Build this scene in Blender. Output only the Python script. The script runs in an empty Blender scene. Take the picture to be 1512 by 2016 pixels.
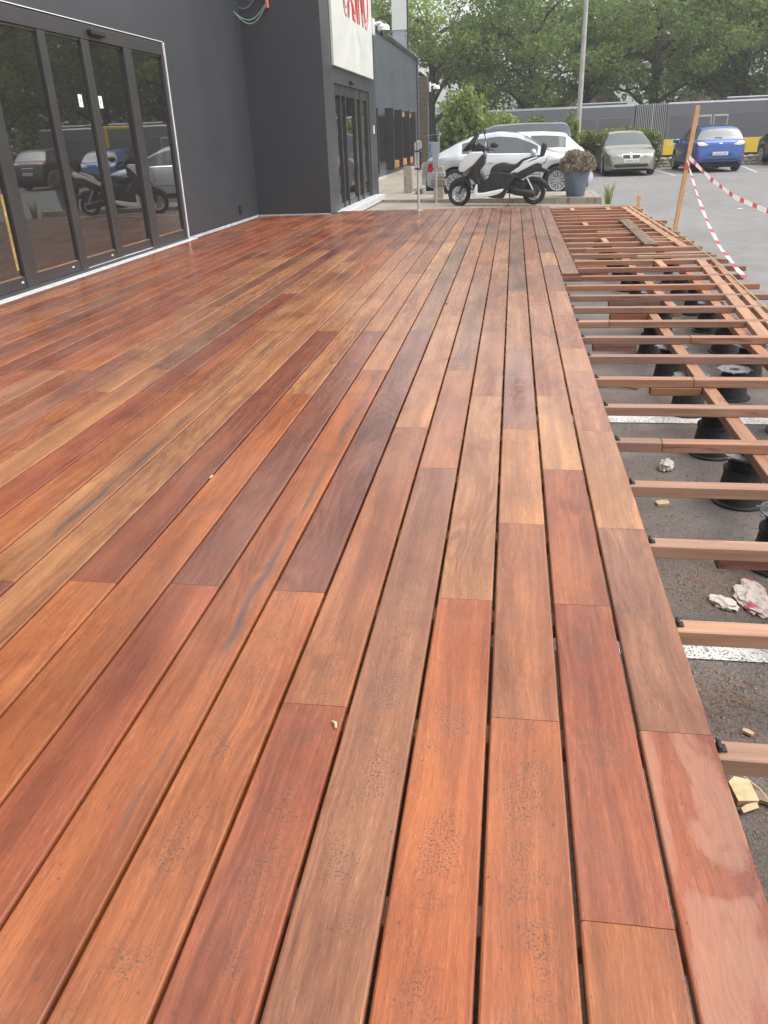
import bpy, bmesh, math, random
import numpy as np
from mathutils import Vector, Matrix
from mathutils.bvhtree import BVHTree
from mathutils.geometry import delaunay_2d_cdt

random.seed(7)
RNG = np.random.default_rng(11)
SC = bpy.context.scene
COL = SC.collection
PI = math.pi

# ------------------------------------------------------------------ camera, sky, sun, exposure
cd = bpy.data.cameras.new('camera')
cam = bpy.data.objects.new('camera', cd)
COL.objects.link(cam)
Rc = ((0.98846355, 0.03139537, -0.14816928), (0.14723771, -0.42853622, 0.89144701), (-0.0355086, -0.90297898, -0.42821502))
cam.matrix_world = Matrix(((Rc[0][0], -Rc[0][1], -Rc[0][2], 0.0), (Rc[1][0], -Rc[1][1], -Rc[1][2], 0.0),
                           (Rc[2][0], -Rc[2][1], -Rc[2][2], 1.2), (0, 0, 0, 1)))
cd.sensor_fit = 'VERTICAL'
cd.sensor_height = 24.0
cd.sensor_width = 18.0
cd.lens = 24.0 * 1556.0 / 2016.0
cd.clip_start = 0.02
cd.clip_end = 2000.0
SC.camera = cam

SUN_EL, SUN_AZ = math.radians(60), math.radians(98)      # azimuth from +Y towards +X
w = bpy.data.worlds.new('World')
SC.world = w
w.use_nodes = True
wt = w.node_tree
bg = wt.nodes['Background']
sky = wt.nodes.new('ShaderNodeTexSky')
sky.sky_type = 'NISHITA'
sky.sun_disc = False
sky.sun_elevation = SUN_EL
sky.sun_rotation = SUN_AZ
sky.air_density = 1.0
sky.dust_density = 4.0
sky.ozone_density = 1.0
hs = wt.nodes.new('ShaderNodeHueSaturation')
hs.inputs['Saturation'].default_value = 0.16
wt.links.new(sky.outputs[0], hs.inputs['Color'])
wt.links.new(hs.outputs[0], bg.inputs['Color'])
bg.inputs['Strength'].default_value = 0.15

sl = bpy.data.lights.new('sun', 'SUN')
sl.energy = 0.6
sl.angle = math.radians(55)
sl.color = (1.0, 0.97, 0.93)
sun = bpy.data.objects.new('sun', sl)
COL.objects.link(sun)
sd = Vector((math.sin(SUN_AZ) * math.cos(SUN_EL), math.cos(SUN_AZ) * math.cos(SUN_EL), math.sin(SUN_EL)))
sun.rotation_euler = (-sd).to_track_quat('-Z', 'Y').to_euler()
sun.location = (0, -5, 20)

SC.view_settings.view_transform = 'Standard'
SC.view_settings.look = 'None'
SC.view_settings.gamma = 1.0
SC.view_settings.exposure = 1.2
SC.view_settings.use_curve_mapping = False
SC.cycles.max_bounces = 6
SC.cycles.diffuse_bounces = 3
SC.cycles.glossy_bounces = 3
SC.cycles.transmission_bounces = 3
SC.cycles.transparent_max_bounces = 4
SC.cycles.use_denoising = True

# ------------------------------------------------------------------ helpers
def lin(c):
    return tuple(((v / 255) / 12.92 if v / 255 <= 0.04045 else ((v / 255 + 0.055) / 1.055) ** 2.4) for v in c)


def tag(o, label=None, cat=None, group=None, kind=None):
    if label: o['label'] = label
    if cat: o['category'] = cat
    if group: o['group'] = group
    if kind: o['kind'] = kind
    return o


def empty(name, loc=(0, 0, 0), rz=0.0):
    o = bpy.data.objects.new(name, None)
    o.empty_display_size = 0.1
    o.location = loc
    o.rotation_euler = (0, 0, rz)
    COL.objects.link(o)
    return o


def link(name, me, mat=None, parent=None, loc=None, rot=None, smooth=None):
    o = bpy.data.objects.new(name, me)
    COL.objects.link(o)
    if mat is not None and len(me.materials) == 0:
        me.materials.append(mat)
    if parent is not None: o.parent = parent
    if loc is not None: o.location = loc
    if rot is not None: o.rotation_euler = rot
    if smooth is not None: shade(me, smooth)
    return o


def shade(me, ang=40):
    me.polygons.foreach_set('use_smooth', [True] * len(me.polygons))
    me.set_sharp_from_angle(angle=math.radians(ang))


class MB:
    """collects simple shapes, then builds one mesh object"""
    def __init__(s):
        s.v, s.f = [], []

    def add(s, vs, fs, m=None):
        b = len(s.v)
        for p in vs:
            p = Vector(p)
            s.v.append(m @ p if m is not None else p)
        s.f += [[i + b for i in f] for f in fs]
        return s

    def box(s, x0, x1, y0, y1, z0, z1, m=None):
        vs = [(x0, y0, z0), (x1, y0, z0), (x1, y1, z0), (x0, y1, z0), (x0, y0, z1), (x1, y0, z1), (x1, y1, z1), (x0, y1, z1)]
        return s.add(vs, [(0, 3, 2, 1), (4, 5, 6, 7), (0, 1, 5, 4), (1, 2, 6, 5), (2, 3, 7, 6), (3, 0, 4, 7)], m)

    def cbox(s, x0, x1, y0, y1, z0, z1, c=0.004, m=None):
        """box with all edges chamfered"""
        bm = bmesh.new()
        bmesh.ops.create_cube(bm, size=1)
        for q in bm.verts:
            q.co = Vector((x0 + (x1 - x0) * (q.co.x + .5), y0 + (y1 - y0) * (q.co.y + .5), z0 + (z1 - z0) * (q.co.z + .5)))
        bmesh.ops.bevel(bm, geom=bm.edges[:], offset=c, segments=1, affect='EDGES', profile=0.5)
        return s.bm(bm, m)

    def bm(s, bm, m=None):
        bm.verts.index_update()
        s.add([q.co.copy() for q in bm.verts], [[q.index for q in f.verts] for f in bm.faces], m)
        bm.free()
        return s

    def prism(s, poly, y0, y1, m=None):
        """poly in (x,z), extruded along y"""
        n = len(poly)
        vs = [(p[0], y0, p[1]) for p in poly] + [(p[0], y1, p[1]) for p in poly]
        fs = [list(range(n)), list(range(2 * n - 1, n - 1, -1))]
        fs += [(i, i + n, (i + 1) % n + n, (i + 1) % n) for i in range(n)]
        return s.add(vs, fs, m)

    def lathe(s, prof, n=24, m=None, cap=True):
        """prof list of (r,z)"""
        vs, fs = [], []
        for r, z in prof:
            for i in range(n):
                a = 2 * PI * i / n
                vs.append((r * math.cos(a), r * math.sin(a), z))
        for j in range(len(prof) - 1):
            for i in range(n):
                k = (i + 1) % n
                fs.append((j * n + i, j * n + k, (j + 1) * n + k, (j + 1) * n + i))
        if cap:
            fs.append(list(range(n - 1, -1, -1)))
            fs.append([(len(prof) - 1) * n + i for i in range(n)])
        return s.add(vs, fs, m)

    def tube(s, pts, r, n=8, m=None):
        pts = [Vector(p) for p in pts]
        rs = r if isinstance(r, (list, tuple)) else [r] * len(pts)
        vs, fs = [], []
        ref = None
        for i, p in enumerate(pts):
            t = (pts[min(i + 1, len(pts) - 1)] - pts[max(i - 1, 0)]).normalized()
            if ref is None:
                ref = t.orthogonal().normalized()
            u = (ref - t * ref.dot(t))
            u = u.normalized() if u.length > 1e-6 else t.orthogonal().normalized()
            ref = u
            b = t.cross(u)
            for k in range(n):
                a = 2 * PI * k / n
                vs.append(p + (u * math.cos(a) + b * math.sin(a)) * rs[i])
        for i in range(len(pts) - 1):
            for k in range(n):
                q = (k + 1) % n
                fs.append((i * n + k, i * n + q, (i + 1) * n + q, (i + 1) * n + k))
        fs.append(list(range(n - 1, -1, -1)))
        fs.append([(len(pts) - 1) * n + k for k in range(n)])
        return s.add(vs, fs, m)

    def mesh(s, name, smooth=None):
        me = bpy.data.meshes.new(name)
        me.from_pydata([tuple(p) for p in s.v], [], s.f)
        bm = bmesh.new()
        bm.from_mesh(me)
        bmesh.ops.recalc_face_normals(bm, faces=bm.faces[:])
        bm.to_mesh(me)
        bm.free()
        me.update()
        if smooth: shade(me, smooth)
        return me

    def build(s, name, mat, parent=None, smooth=None, loc=None, rot=None):
        return link(name, s.mesh(name, smooth), mat, parent, loc, rot)


def copy_tree(o, parent=None):
    c = o.copy()
    COL.objects.link(c)
    c.parent = parent
    for ch in list(o.children):
        copy_tree(ch, c)
    return c


# ------------------------------------------------------------------ node helper
class G:
    def __init__(s, name):
        s.m = bpy.data.materials.new(name)
        s.m.use_nodes = True
        s.t = s.m.node_tree
        s.p = s.t.nodes['Principled BSDF']
        s.out = s.t.nodes['Material Output']

    def n(s, t): return s.t.nodes.new(t)

    def set(s, sock, v):
        if isinstance(v, bpy.types.NodeSocket): s.t.links.new(v, sock)
        else:
            if hasattr(sock.default_value, '__len__') and not hasattr(v, '__len__'): v = (v,) * len(sock.default_value)
            if hasattr(v, '__len__') and len(v) == 3 and len(sock.default_value) == 4: v = (*v, 1)
            sock.default_value = v

    def inp(s, **k):
        for a, v in k.items(): s.set(s.p.inputs[a.replace('_', ' ')], v)

    def coord(s, which='Object'): return s.n('ShaderNodeTexCoord').outputs[which]

    def pos(s): return s.n('ShaderNodeNewGeometry').outputs['Position']

    def oinfo(s, which): return s.n('ShaderNodeObjectInfo').outputs[which]

    def vmath(s, op, a, b):
        x = s.n('ShaderNodeVectorMath'); x.operation = op
        s.set(x.inputs[0], a); s.set(x.inputs[1], b)
        return x.outputs[0]

    def math(s, op, a, b=0.0, clamp=False):
        x = s.n('ShaderNodeMath'); x.operation = op; x.use_clamp = clamp
        s.set(x.inputs[0], a); s.set(x.inputs[1], b)
        return x.outputs[0]

    def noise(s, vec, scale=5, detail=3, rough=.5, dist=0, out='Fac'):
        x = s.n('ShaderNodeTexNoise')
        s.set(x.inputs['Vector'], vec); s.set(x.inputs['Scale'], scale); s.set(x.inputs['Detail'], detail)
        s.set(x.inputs['Roughness'], rough); s.set(x.inputs['Distortion'], dist)
        return x.outputs[out]

    def voro(s, vec, scale, out='Distance', feat='F1'):
        x = s.n('ShaderNodeTexVoronoi'); x.feature = feat
        s.set(x.inputs['Vector'], vec); s.set(x.inputs['Scale'], scale)
        return x.outputs[out]

    def rng(s, v, a, b, c=0.0, d=1.0, smooth=False):
        x = s.n('ShaderNodeMapRange'); x.clamp = True
        if smooth: x.interpolation_type = 'SMOOTHSTEP'
        s.set(x.inputs['Value'], v)
        for k, q in zip(('From Min', 'From Max', 'To Min', 'To Max'), (a, b, c, d)): s.set(x.inputs[k], q)
        return x.outputs[0]

    def mix(s, f, a, b, blend='MIX'):
        x = s.n('ShaderNodeMix'); x.data_type = 'RGBA'; x.blend_type = blend
        s.set(x.inputs[0], f); s.set(x.inputs[6], a); s.set(x.inputs[7], b)
        return x.outputs[2]

    def sep(s, v):
        x = s.n('ShaderNodeSeparateXYZ'); s.set(x.inputs[0], v)
        return x.outputs

    def comb(s, a, b, c):
        x = s.n('ShaderNodeCombineXYZ')
        for i, q in enumerate((a, b, c)): s.set(x.inputs[i], q)
        return x.outputs[0]

    def bump(s, h, strength=.5, dist=.01):
        x = s.n('ShaderNodeBump')
        s.set(x.inputs['Height'], h); s.set(x.inputs['Strength'], strength); s.set(x.inputs['Distance'], dist)
        s.t.links.new(x.outputs[0], s.p.inputs['Normal'])


def plain(name, col, rough=.5, metal=0.0, var=.12, vs=4, coat=0.0, bump=0.0, bs=60, spec=.5, rv=.1, ior=1.5):
    g = G(name)
    co = g.coord()
    nz = g.noise(co, vs, 5, .6)
    c = g.mix(g.rng(nz, .3, .7), tuple(v * (1 - var) for v in col), tuple(min(1, v * (1 + var)) for v in col))
    g.inp(Base_Color=c, Metallic=metal, Roughness=g.rng(g.noise(co, vs * 2.7, 4), .3, .7, max(0, rough - rv), min(1, rough + rv)),
          Coat_Weight=coat, Specular_IOR_Level=spec, IOR=ior)
    if coat: g.inp(Coat_Roughness=.05)
    if bump: g.bump(g.noise(co, bs, 4, .6), bump, .01)
    return g.m


# ------------------------------------------------------------------ materials
def wood(name, special=None):
    g = G(name)
    oc = g.oinfo('Color')
    rnd = g.oinfo('Random')
    off = g.comb(g.math('MULTIPLY', rnd, 37.0), g.math('MULTIPLY', rnd, 91.0), g.math('MULTIPLY', rnd, 13.0))
    v = g.vmath('ADD', g.coord(), off)
    wp = g.pos()
    # slow wandering of the grain
    wob = g.noise(g.vmath('MULTIPLY', v, (5, .9, 5)), 1.0, 2, .5, out='Color')
    vw = g.vmath('ADD', v, g.vmath('MULTIPLY', g.vmath('SUBTRACT', wob, (.5, .5, .5)), (.10, 0, .10)))
    streak = g.noise(g.vmath('MULTIPLY', vw, (95, 1.9, 95)), 1.0, 7, .66)
    fine = g.noise(g.vmath('MULTIPLY', vw, (460, 30, 460)), 1.0, 3, .62)
    patch = g.noise(g.vmath('MULTIPLY', v, (7, 1.5, 7)), 1.0, 3, .55, .4)
    fig = g.math('SINE', g.math('MULTIPLY', g.noise(g.vmath('MULTIPLY', vw, (6, .75, 6)), 1.0, 2, .5, .3), 100.0))
    figw = g.rng(g.noise(g.vmath('MULTIPLY', v, (2, .5, 2)), 1.0, 1), .42, .66, 0, .30)
    c = g.mix(g.rng(streak, .28, .72), (.79, .75, .71), (1.17, 1.20, 1.21))
    c = g.mix(1.0, oc, c, 'MULTIPLY')
    c = g.mix(g.math('MULTIPLY', figw, g.math('ADD', fig, 1.0)), c, g.mix(1.0, c, (.55, .45, .42), 'MULTIPLY'))
    c = g.mix(g.rng(patch, .40, .68), c, g.mix(1.0, c, (.78, .71, .68), 'MULTIPLY'))
    broad = g.noise(g.vmath('MULTIPLY', vw, (16, .55, 16)), 1.0, 2, .5)
    c = g.mix(g.rng(broad, .38, .66), g.mix(1.0, c, (.82, .79, .76), 'MULTIPLY'), g.mix(1.0, c, (1.14, 1.14, 1.08), 'MULTIPLY'))
    # old footprints and darker tannin stains
    stn = g.rng(g.noise(g.vmath('MULTIPLY', wp, (3.4, 2.2, 1)), 1.0, 3, .5, .5), .60, .68, 0, .55)
    c = g.mix(stn, c, g.mix(1.0, c, (.68, .58, .58), 'MULTIPLY'))
    c = g.mix(g.rng(patch, .46, .25, 0, .8), c, g.mix(1.0, c, (1.12, 1.12, 1.0), 'MULTIPLY'))
    c = g.mix(g.rng(fine, .56, .68, 0, .60), c, g.mix(1.0, c, (1.55, 1.7, 1.75), 'MULTIPLY'))
    c = g.mix(g.rng(fine, .44, .32, 0, .60), c, g.mix(1.0, c, (.6, .52, .5), 'MULTIPLY'))
    # trodden-in grit in loose patches
    gm = g.rng(g.noise(wp, 2.9, 4, .65), .54, .64)
    gr = g.rng(g.noise(wp, 190, 3, .7), .53, .58)
    if special == 'grit':
        lx = g.math('ABSOLUTE', g.sep(g.coord())[0])
        gm = g.math('MULTIPLY', g.rng(g.noise(wp, 6.5, 4, .6), .46, .56), g.rng(lx, .070, .020))
        gm = g.math('MULTIPLY', gm, g.rng(g.sep(wp)[1], 3.0, 2.0))
    dirt = g.math('MULTIPLY', gm, gr)
    sp = g.rng(g.noise(wp, 75, 1, .4), .73, .76)
    dirt = g.math('MAXIMUM', dirt, g.math('MULTIPLY', sp, .8))
    c = g.mix(g.math('MULTIPLY', dirt, .85), c, (.06, .045, .036))
    # dusty film
    film = g.rng(g.noise(wp, 1.3, 4, .6), .45, .75, 0, .12)
    c = g.mix(film, c, (.40, .28, .22))
    # damp blotches further down the deck and by the facade
    xyz = g.sep(wp)
    far = g.rng(xyz[1], 5.5, 10.5, 0, .10)
    dn = g.math('ADD', g.noise(g.vmath('MULTIPLY', wp, (2.6, 1.1, 1)), 1.0, 1.5, .5, .2), far)
    damp = g.rng(dn, .55, .84, 0, .8, True)
    rough = g.rng(g.math('ADD', g.math('MULTIPLY', streak, .6), g.math('MULTIPLY', patch, .4)), .3, .7, .17, .33)
    if special == 'dry':     # sanded, half dry board at the near corner
        ang = g.noise(g.vmath('MULTIPLY', g.coord(), (10, 1.25, 1)), 1.0, 3, .5, 1.3)
        band = g.math('SINE', g.math('MULTIPLY', ang, 210.0))
        dry = g.rng(g.noise(g.vmath('MULTIPLY', g.coord(), (7.5, 1.5, 1)), 1.2, 5, .55, .9), .46, .52)
        pale = g.mix(g.rng(band, -.2, 1), (.35, .185, .125), (.30, .15, .10))
        c = g.mix(g.math('MULTIPLY', dry, .5), c, pale)
        rough = g.mix(dry, rough, (.75, .75, .75))
    if special == 'wet':     # board with a puddle in the middle
        e = g.sep(g.vmath('MULTIPLY', g.vmath('SUBTRACT', wp, (.06, 3.95, 0)), (22.0, 2.6, 1)))
        r2 = g.math('ADD', g.math('MULTIPLY', e[0], e[0]), g.math('MULTIPLY', e[1], e[1]))
        r2 = g.math('ADD', r2, g.math('MULTIPLY', g.math('SUBTRACT', g.noise(wp, 16, 5, .7, 1.0), .5), 5.0))
        ctr = g.rng(r2, 1.2, -.4, 0, .6)
        wetfilm = g.rng(r2, 7.0, 4.0)
        rough = g.mix(wetfilm, rough, (.07, .07, .07))
    if special == 'streak':  # dark mineral streak along one edge
        q = g.sep(g.coord())
        ln = g.math('ABSOLUTE', g.math('SUBTRACT', q[0], g.math('ADD', .035, g.math('MULTIPLY', g.math('SUBTRACT', g.noise(g.comb(0, q[1], 0), 1.4, 3), .5), .11))))
        m_ = g.math('MULTIPLY', g.rng(ln, .02, .003), g.rng(g.noise(g.vmath('MULTIPLY', v, (20, 2.2, 1)), 1.0, 3), .42, .6, 0, .75))
        c = g.mix(m_, c, (.06, .058, .055))
    c = g.mix(damp, c, g.mix(1.0, c, (.58, .47, .41), 'MULTIPLY'))
    rough = g.mix(damp, rough, (.20, .20, .20))
    spec = .62
    if special == 'wet':     # soaked red heart of the puddle, matt between two glossy films
        c = g.mix(ctr, c, (.16, .045, .02))
        rough = g.mix(ctr, rough, (.5, .5, .5))
        spec = g.rng(ctr, 0, 1, .5, .12)
    g.inp(Base_Color=c, Roughness=rough, Specular_IOR_Level=spec)
    h = g.math('ADD', g.math('MULTIPLY', fine, .6), streak)
    h = g.math('MULTIPLY', h, g.rng(damp, 0, 1, 1, .25))
    g.bump(h, .30, .0012)
    return g.m


WOOD = wood('deck_hardwood')
WOOD_DRY = wood('deck_hardwood_half_dry', 'dry')
WOOD_WET = wood('deck_hardwood_puddle', 'wet')
WOOD_GRIT = wood('deck_hardwood_gritty', 'grit')
WOOD_STREAK = wood('deck_hardwood_streaked', 'streak')


def joist_wood():
    g = G('joist_hardwood')
    oc, rnd = g.oinfo('Color'), g.oinfo('Random')
    v = g.vmath('ADD', g.coord(), g.comb(g.math('MULTIPLY', rnd, 37.0), g.math('MULTIPLY', rnd, 51.0), g.math('MULTIPLY', rnd, 13.0)))
    st = g.noise(g.vmath('MULTIPLY', v, (2.2, 45, 45)), 1.0, 5, .6)
    fi = g.noise(g.vmath('MULTIPLY', v, (10, 260, 260)), 1.0, 3, .6)
    dk = g.noise(g.vmath('MULTIPLY', v, (2.2, 16, 16)), 1.0, 3, .6, .5)
    c = g.mix(1.0, oc, g.mix(g.rng(st, .3, .7), (.78, .72, .68), (1.2, 1.2, 1.18)), 'MULTIPLY')
    c = g.mix(g.rng(fi, .4, .25, 0, .5), c, g.mix(1.0, c, (.6, .5, .48), 'MULTIPLY'))
    c = g.mix(g.rng(dk, .60, .66, 0, .7), c, g.mix(1.0, c, (.45, .33, .35), 'MULTIPLY'))
    g.inp(Base_Color=c, Roughness=g.rng(st, .3, .7, .5, .7))
    g.bump(fi, .3, .001)
    return g.m


JOIST = joist_wood()


def asphalt():
    g = G('asphalt')
    p = g.pos()
    big = g.noise(p, .35, 5, .6)
    mid = g.noise(p, 3.0, 5, .65)
    sp = g.noise(p, 210, 3, .7)
    st = g.voro(p, 95)
    cell = g.voro(p, 95, 'Color')
    c = g.mix(g.rng(big, .3, .7), (.175, .171, .168), (.22, .216, .212))
    c = g.mix(g.rng(mid, .35, .65), g.mix(1.0, c, (.8, .78, .75), 'MULTIPLY'), g.mix(1.0, c, (1.12, 1.12, 1.12), 'MULTIPLY'))
    c = g.mix(g.rng(sp, .35, .65), g.mix(1.0, c, (.55, .53, .52), 'MULTIPLY'), g.mix(1.0, c, (1.35, 1.35, 1.35), 'MULTIPLY'))
    cs = g.sep(cell)
    stone = g.math('MULTIPLY', g.rng(st, .36, .30), g.rng(cs[0], .84, .88))
    c = g.mix(g.math('MULTIPLY', stone, .7), c, g.mix(cs[1], (.42, .40, .37), (.26, .22, .19)))
    # rusty sawdust and brown soil that has blown beneath the open joists
    q = g.sep(p)
    under = g.math('MULTIPLY', g.rng(q[0], 2.3, 1.7), g.rng(q[1], 10, 7))
    soil = g.math('MULTIPLY', under, g.rng(g.noise(p, 2.3, 6, .7), .32, .62, .55, 1.0))
    c = g.mix(soil, c, g.mix(1.0, c, (.66, .53, .45), 'MULTIPLY'))
    saw = g.math('MULTIPLY', under, g.math('MULTIPLY', g.rng(g.noise(p, 3.2, 4, .6), .60, .68), g.rng(g.noise(p, 180, 2), .5, .6)))
    c = g.mix(g.math('MULTIPLY', saw, .6), c, (.22, .085, .04))
    g.inp(Base_Color=c, Roughness=g.rng(mid, .3, .7, .62, .85))
    g.bump(g.math('ADD', sp, g.math('MULTIPLY', g.math('SUBTRACT', 1.0, st), .6)), .6, .004)
    return g.m


ASPHALT = asphalt()


def line_paint():
    g = G('worn_line_paint')
    p = g.pos()
    c = g.mix(g.rng(g.noise(p, 120, 3, .7), .52, .60), (.62, .61, .58), (.12, .11, .10))
    c = g.mix(g.rng(g.noise(p, 5, 4, .7), .55, .75, 0, .75), c, (.16, .15, .14))
    g.inp(Base_Color=c, Roughness=.7)
    g.bump(g.noise(p, 200, 3), .4, .003)
    return g.m


LINE = line_paint()


def paving(name, c1, c2, sx, sy):
    g = G(name)
    p = g.pos()
    b = g.n('ShaderNodeTexBrick')
    g.set(b.inputs['Vector'], p)
    g.set(b.inputs['Color1'], c1); g.set(b.inputs['Color2'], c2); g.set(b.inputs['Mortar'], tuple(v * .45 for v in c1))
    g.set(b.inputs['Scale'], 1.0); g.set(b.inputs['Mortar Size'], .006)
    g.set(b.inputs['Brick Width'], sx); g.set(b.inputs['Row Height'], sy)
    c = g.mix(g.rng(g.noise(p, 2.2, 5, .65), .3, .7), g.mix(1.0, b.outputs[0], (.7, .68, .64), 'MULTIPLY'), b.outputs[0])
    c = g.mix(g.rng(g.noise(p, 60, 3, .7), .4, .7, 0, .4), c, g.mix(1.0, c, (.6, .6, .6), 'MULTIPLY'))
    g.inp(Base_Color=c, Roughness=.75)
    g.bump(g.math('SUBTRACT', g.noise(p, 90, 3), g.math('MULTIPLY', b.outputs['Fac'], 1.5)), .4, .004)
    return g.m


PAVE = paving('concrete_pavers', (.36, .30, .25), (.30, .255, .215), .30, .15)
SLAB = paving('walkway_pavers', (.40, .345, .28), (.345, .30, .245), .45, .45)
CONC = plain('weathered_concrete', (.33, .29, .23), .8, var=.3, vs=14, bump=.5, bs=70)
KERB = plain('kerb_concrete', (.27, .25, .21), .8, var=.3, vs=5, bump=.5, bs=60)
BRICKP = plain('brick_plinth', (.20, .13, .10), .85, var=.4, vs=9, bump=.6, bs=40)

CLAD = plain('dark_grey_cladding', (.044, .047, .053), .40, var=.10, vs=.6, bump=.03, bs=6, spec=.5, rv=.05)
CLAD2 = plain('slate_grey_cladding', (.085, .095, .112), .42, var=.10, vs=.5, bump=.03, bs=6, rv=.05)
FRAME = plain('anthracite_aluminium', (.040, .037, .038), .34, var=.1, vs=2, rv=.05)
TRIM = plain('white_metal_trim', (.72, .72, .71), .45, var=.06, vs=3)
SILL = plain('grey_white_stone_sill', (.50, .50, .51), .5, var=.22, vs=9)
SIGNW = plain('white_sign_panel', (.60, .61, .57), .4, var=.03, vs=.8)
RED = plain('sign_red', (.55, .05, .045), .45, var=.05)
WHITEP = plain('white_plastic', (.75, .75, .73), .4, var=.05)
GREYP = plain('grey_plastic', (.30, .31, .31), .5, var=.1)
BLACKP = plain('black_plastic', (.018, .018, .019), .5, var=.2, vs=10, rv=.12)
PEDM = plain('black_pedestal_plastic', (.020, .019, .019), .55, var=.45, vs=22, rv=.15, bump=.15, bs=90)
PEDRIM = plain('dusty_pedestal_rim', (.16, .16, .16), .6, var=.5, vs=60)
STEEL = plain('galvanised_steel', (.50, .51, .52), .42, metal=.55, var=.15, vs=20)
ORANGE = plain('orange_conduit', (.70, .20, .10), .5)
GREENC = plain('green_cable', (.22, .36, .28), .5)
GREYC = plain('grey_cable', (.20, .19, .22), .5)
STRING = plain('yellow_string', (.62, .43, .16), .7)
RUBBER = plain('tyre_rubber', (.022, .022, .022), .75, var=.25, vs=18)
ALLOY = plain('alloy_rim', (.52, .53, .54), .3, metal=.7, var=.08)
ALLOYD = plain('dark_rim', (.05, .05, .052), .35, metal=.5)
UNDER = plain('dark_underbody', (.010, .010, .010), .8)
CHROME = plain('chrome', (.75, .75, .75), .15, metal=1.0, var=.03)
LAMPC = plain('headlight_lens', (.17, .18, .185), .10, var=.25, vs=12, coat=1.0)
LAMPR = plain('red_lamp_lens', (.42, .012, .02), .15, coat=1.0)
LAMPW = plain('pale_lamp_lens', (.55, .52, .50), .12, var=.2, vs=14, coat=1.0)
PLATE = plain('number_plate', (.72, .72, .70), .4, var=.04)
PLATEINK = plain('plate_ink', (.22, .02, .03), .5)
TIMBER = plain('window_timber', (.42, .20, .075), .6, var=.25, vs=9)
TRUNK = plain('tree_bark', (.060, .050, .042), .9, var=.4, vs=6, bump=.8, bs=18)
SOIL = plain('potting_soil', (.05, .035, .025), .95, bump=.6)
MOUND = plain('bare_earth', (.155, .115, .085), .95, var=.4, vs=.7, bump=.8, bs=3)
RUBBLE = plain('pale_rubble', (.38, .35, .31), .9, var=.3, vs=3, bump=.6)
PAPER = plain('crumpled_paper', (.56, .50, .43), .7, var=.15, vs=30)
PALEW = plain('pale_wood_chip', (.55, .40, .23), .75, var=.25, vs=30)
GREYW = plain('grey_wood_chip', (.22, .16, .13), .8, var=.3, vs=30)
CHIPO = plain('orange_wood_shaving', (.27, .125, .06), .8, var=.4, vs=40)


def glass_dark(name, col=(.010, .011, .012), ior=1.9, rough=.015):
    g = G(name)
    g.inp(Base_Color=g.mix(g.noise(g.coord(), .8, 3), tuple(v * .7 for v in col), col), Roughness=rough, IOR=ior, Specular_IOR_Level=.5)
    g.bump(g.noise(g.coord(), .9, 1), .02, .02)
    return g.m


GLASS = glass_dark('tinted_door_glass', (.022, .021, .020), 2.5)
WINGLASS = glass_dark('facade_window_glass', (.022, .025, .030), 1.6, .06)
CARGLASS = glass_dark('car_glass', (.085, .10, .10), 1.75, .02)
BUSGLASS = glass_dark('bus_glass', (.14, .142, .15), 1.5, .15)


def paint(name, col, metal=.35, rough=.32):
    g = G(name)
    fl = g.noise(g.coord(), 3, 4)
    g.inp(Base_Color=g.mix(fl, tuple(v * .9 for v in col), tuple(min(1, v * 1.08) for v in col)), Metallic=metal, Roughness=rough, Coat_Weight=.8, Coat_Roughness=.06)
    return g.m


def leafmat(name, dark, light, trans=.35):
    g = G(name)
    at = g.n('ShaderNodeAttribute')
    at.attribute_name = 'tint'
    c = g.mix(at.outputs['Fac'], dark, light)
    c = g.mix(g.rng(g.noise(g.pos(), .6, 2), .35, .65, 0, .35), c, g.mix(1.0, c, (1.25, 1.12, .7), 'MULTIPLY'))
    g.inp(Base_Color=c, Roughness=.55, Specular_IOR_Level=.3)
    tr = g.n('ShaderNodeBsdfTranslucent')
    g.set(tr.inputs['Color'], g.mix(1.0, c, (1.3, 1.35, .6), 'MULTIPLY'))
    mx = g.n('ShaderNodeMixShader')
    mx.inputs[0].default_value = trans
    g.t.links.new(g.p.outputs[0], mx.inputs[1])
    g.t.links.new(tr.outputs[0], mx.inputs[2])
    g.t.links.new(mx.outputs[0], g.out.inputs[0])
    return g.m


LEAF = leafmat('tree_leaves', (.088, .128, .056), (.265, .345, .13), .45)
LEAFB = leafmat('shrub_leaves', (.105, .155, .062), (.29, .37, .14))
LEAFH = leafmat('hedge_leaves', (.055, .075, .030), (.20, .23, .065))
LEAFD = leafmat('dry_shrub_twigs', (.17, .135, .115), (.38, .325, .275), .15)
GRASSM = leafmat('grass_blades', (.10, .16, .05), (.28, .34, .12))

# ------------------------------------------------------------------ terrain
def S(t, a, b):
    t = min(1, max(0, (t - a) / (b - a)))
    return t * t * (3 - 2 * t)


def gz(x, y):
    return -.35 + .10 * S(y, 12.5, 17.5) * (1 - S(y, 25, 30)) * (1 - S(x, 2.6, 6.5)) - .2 * S(y, 38, 46)


def ground():
    xs = [-400, -150, -60, -30] + list(np.arange(-16, 26.1, 1.0)) + [40, 80, 200, 400]
    ys = [-200, -60, -25] + list(np.arange(-10, 52.1, 1.0)) + [58, 70, 100, 200, 420]
    vs = [(x, y, gz(x, y)) for y in ys for x in xs]
    n = len(xs)
    fs = [(j * n + i, j * n + i + 1, (j + 1) * n + i + 1, (j + 1) * n + i) for j in range(len(ys) - 1) for i in range(n - 1)]
    me = bpy.data.meshes.new('ground')
    me.from_pydata(vs, [], fs)
    shade(me, 60)
    tag(link('ground', me, ASPHALT), kind='structure', label='grey asphalt car park')


ground()


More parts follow.
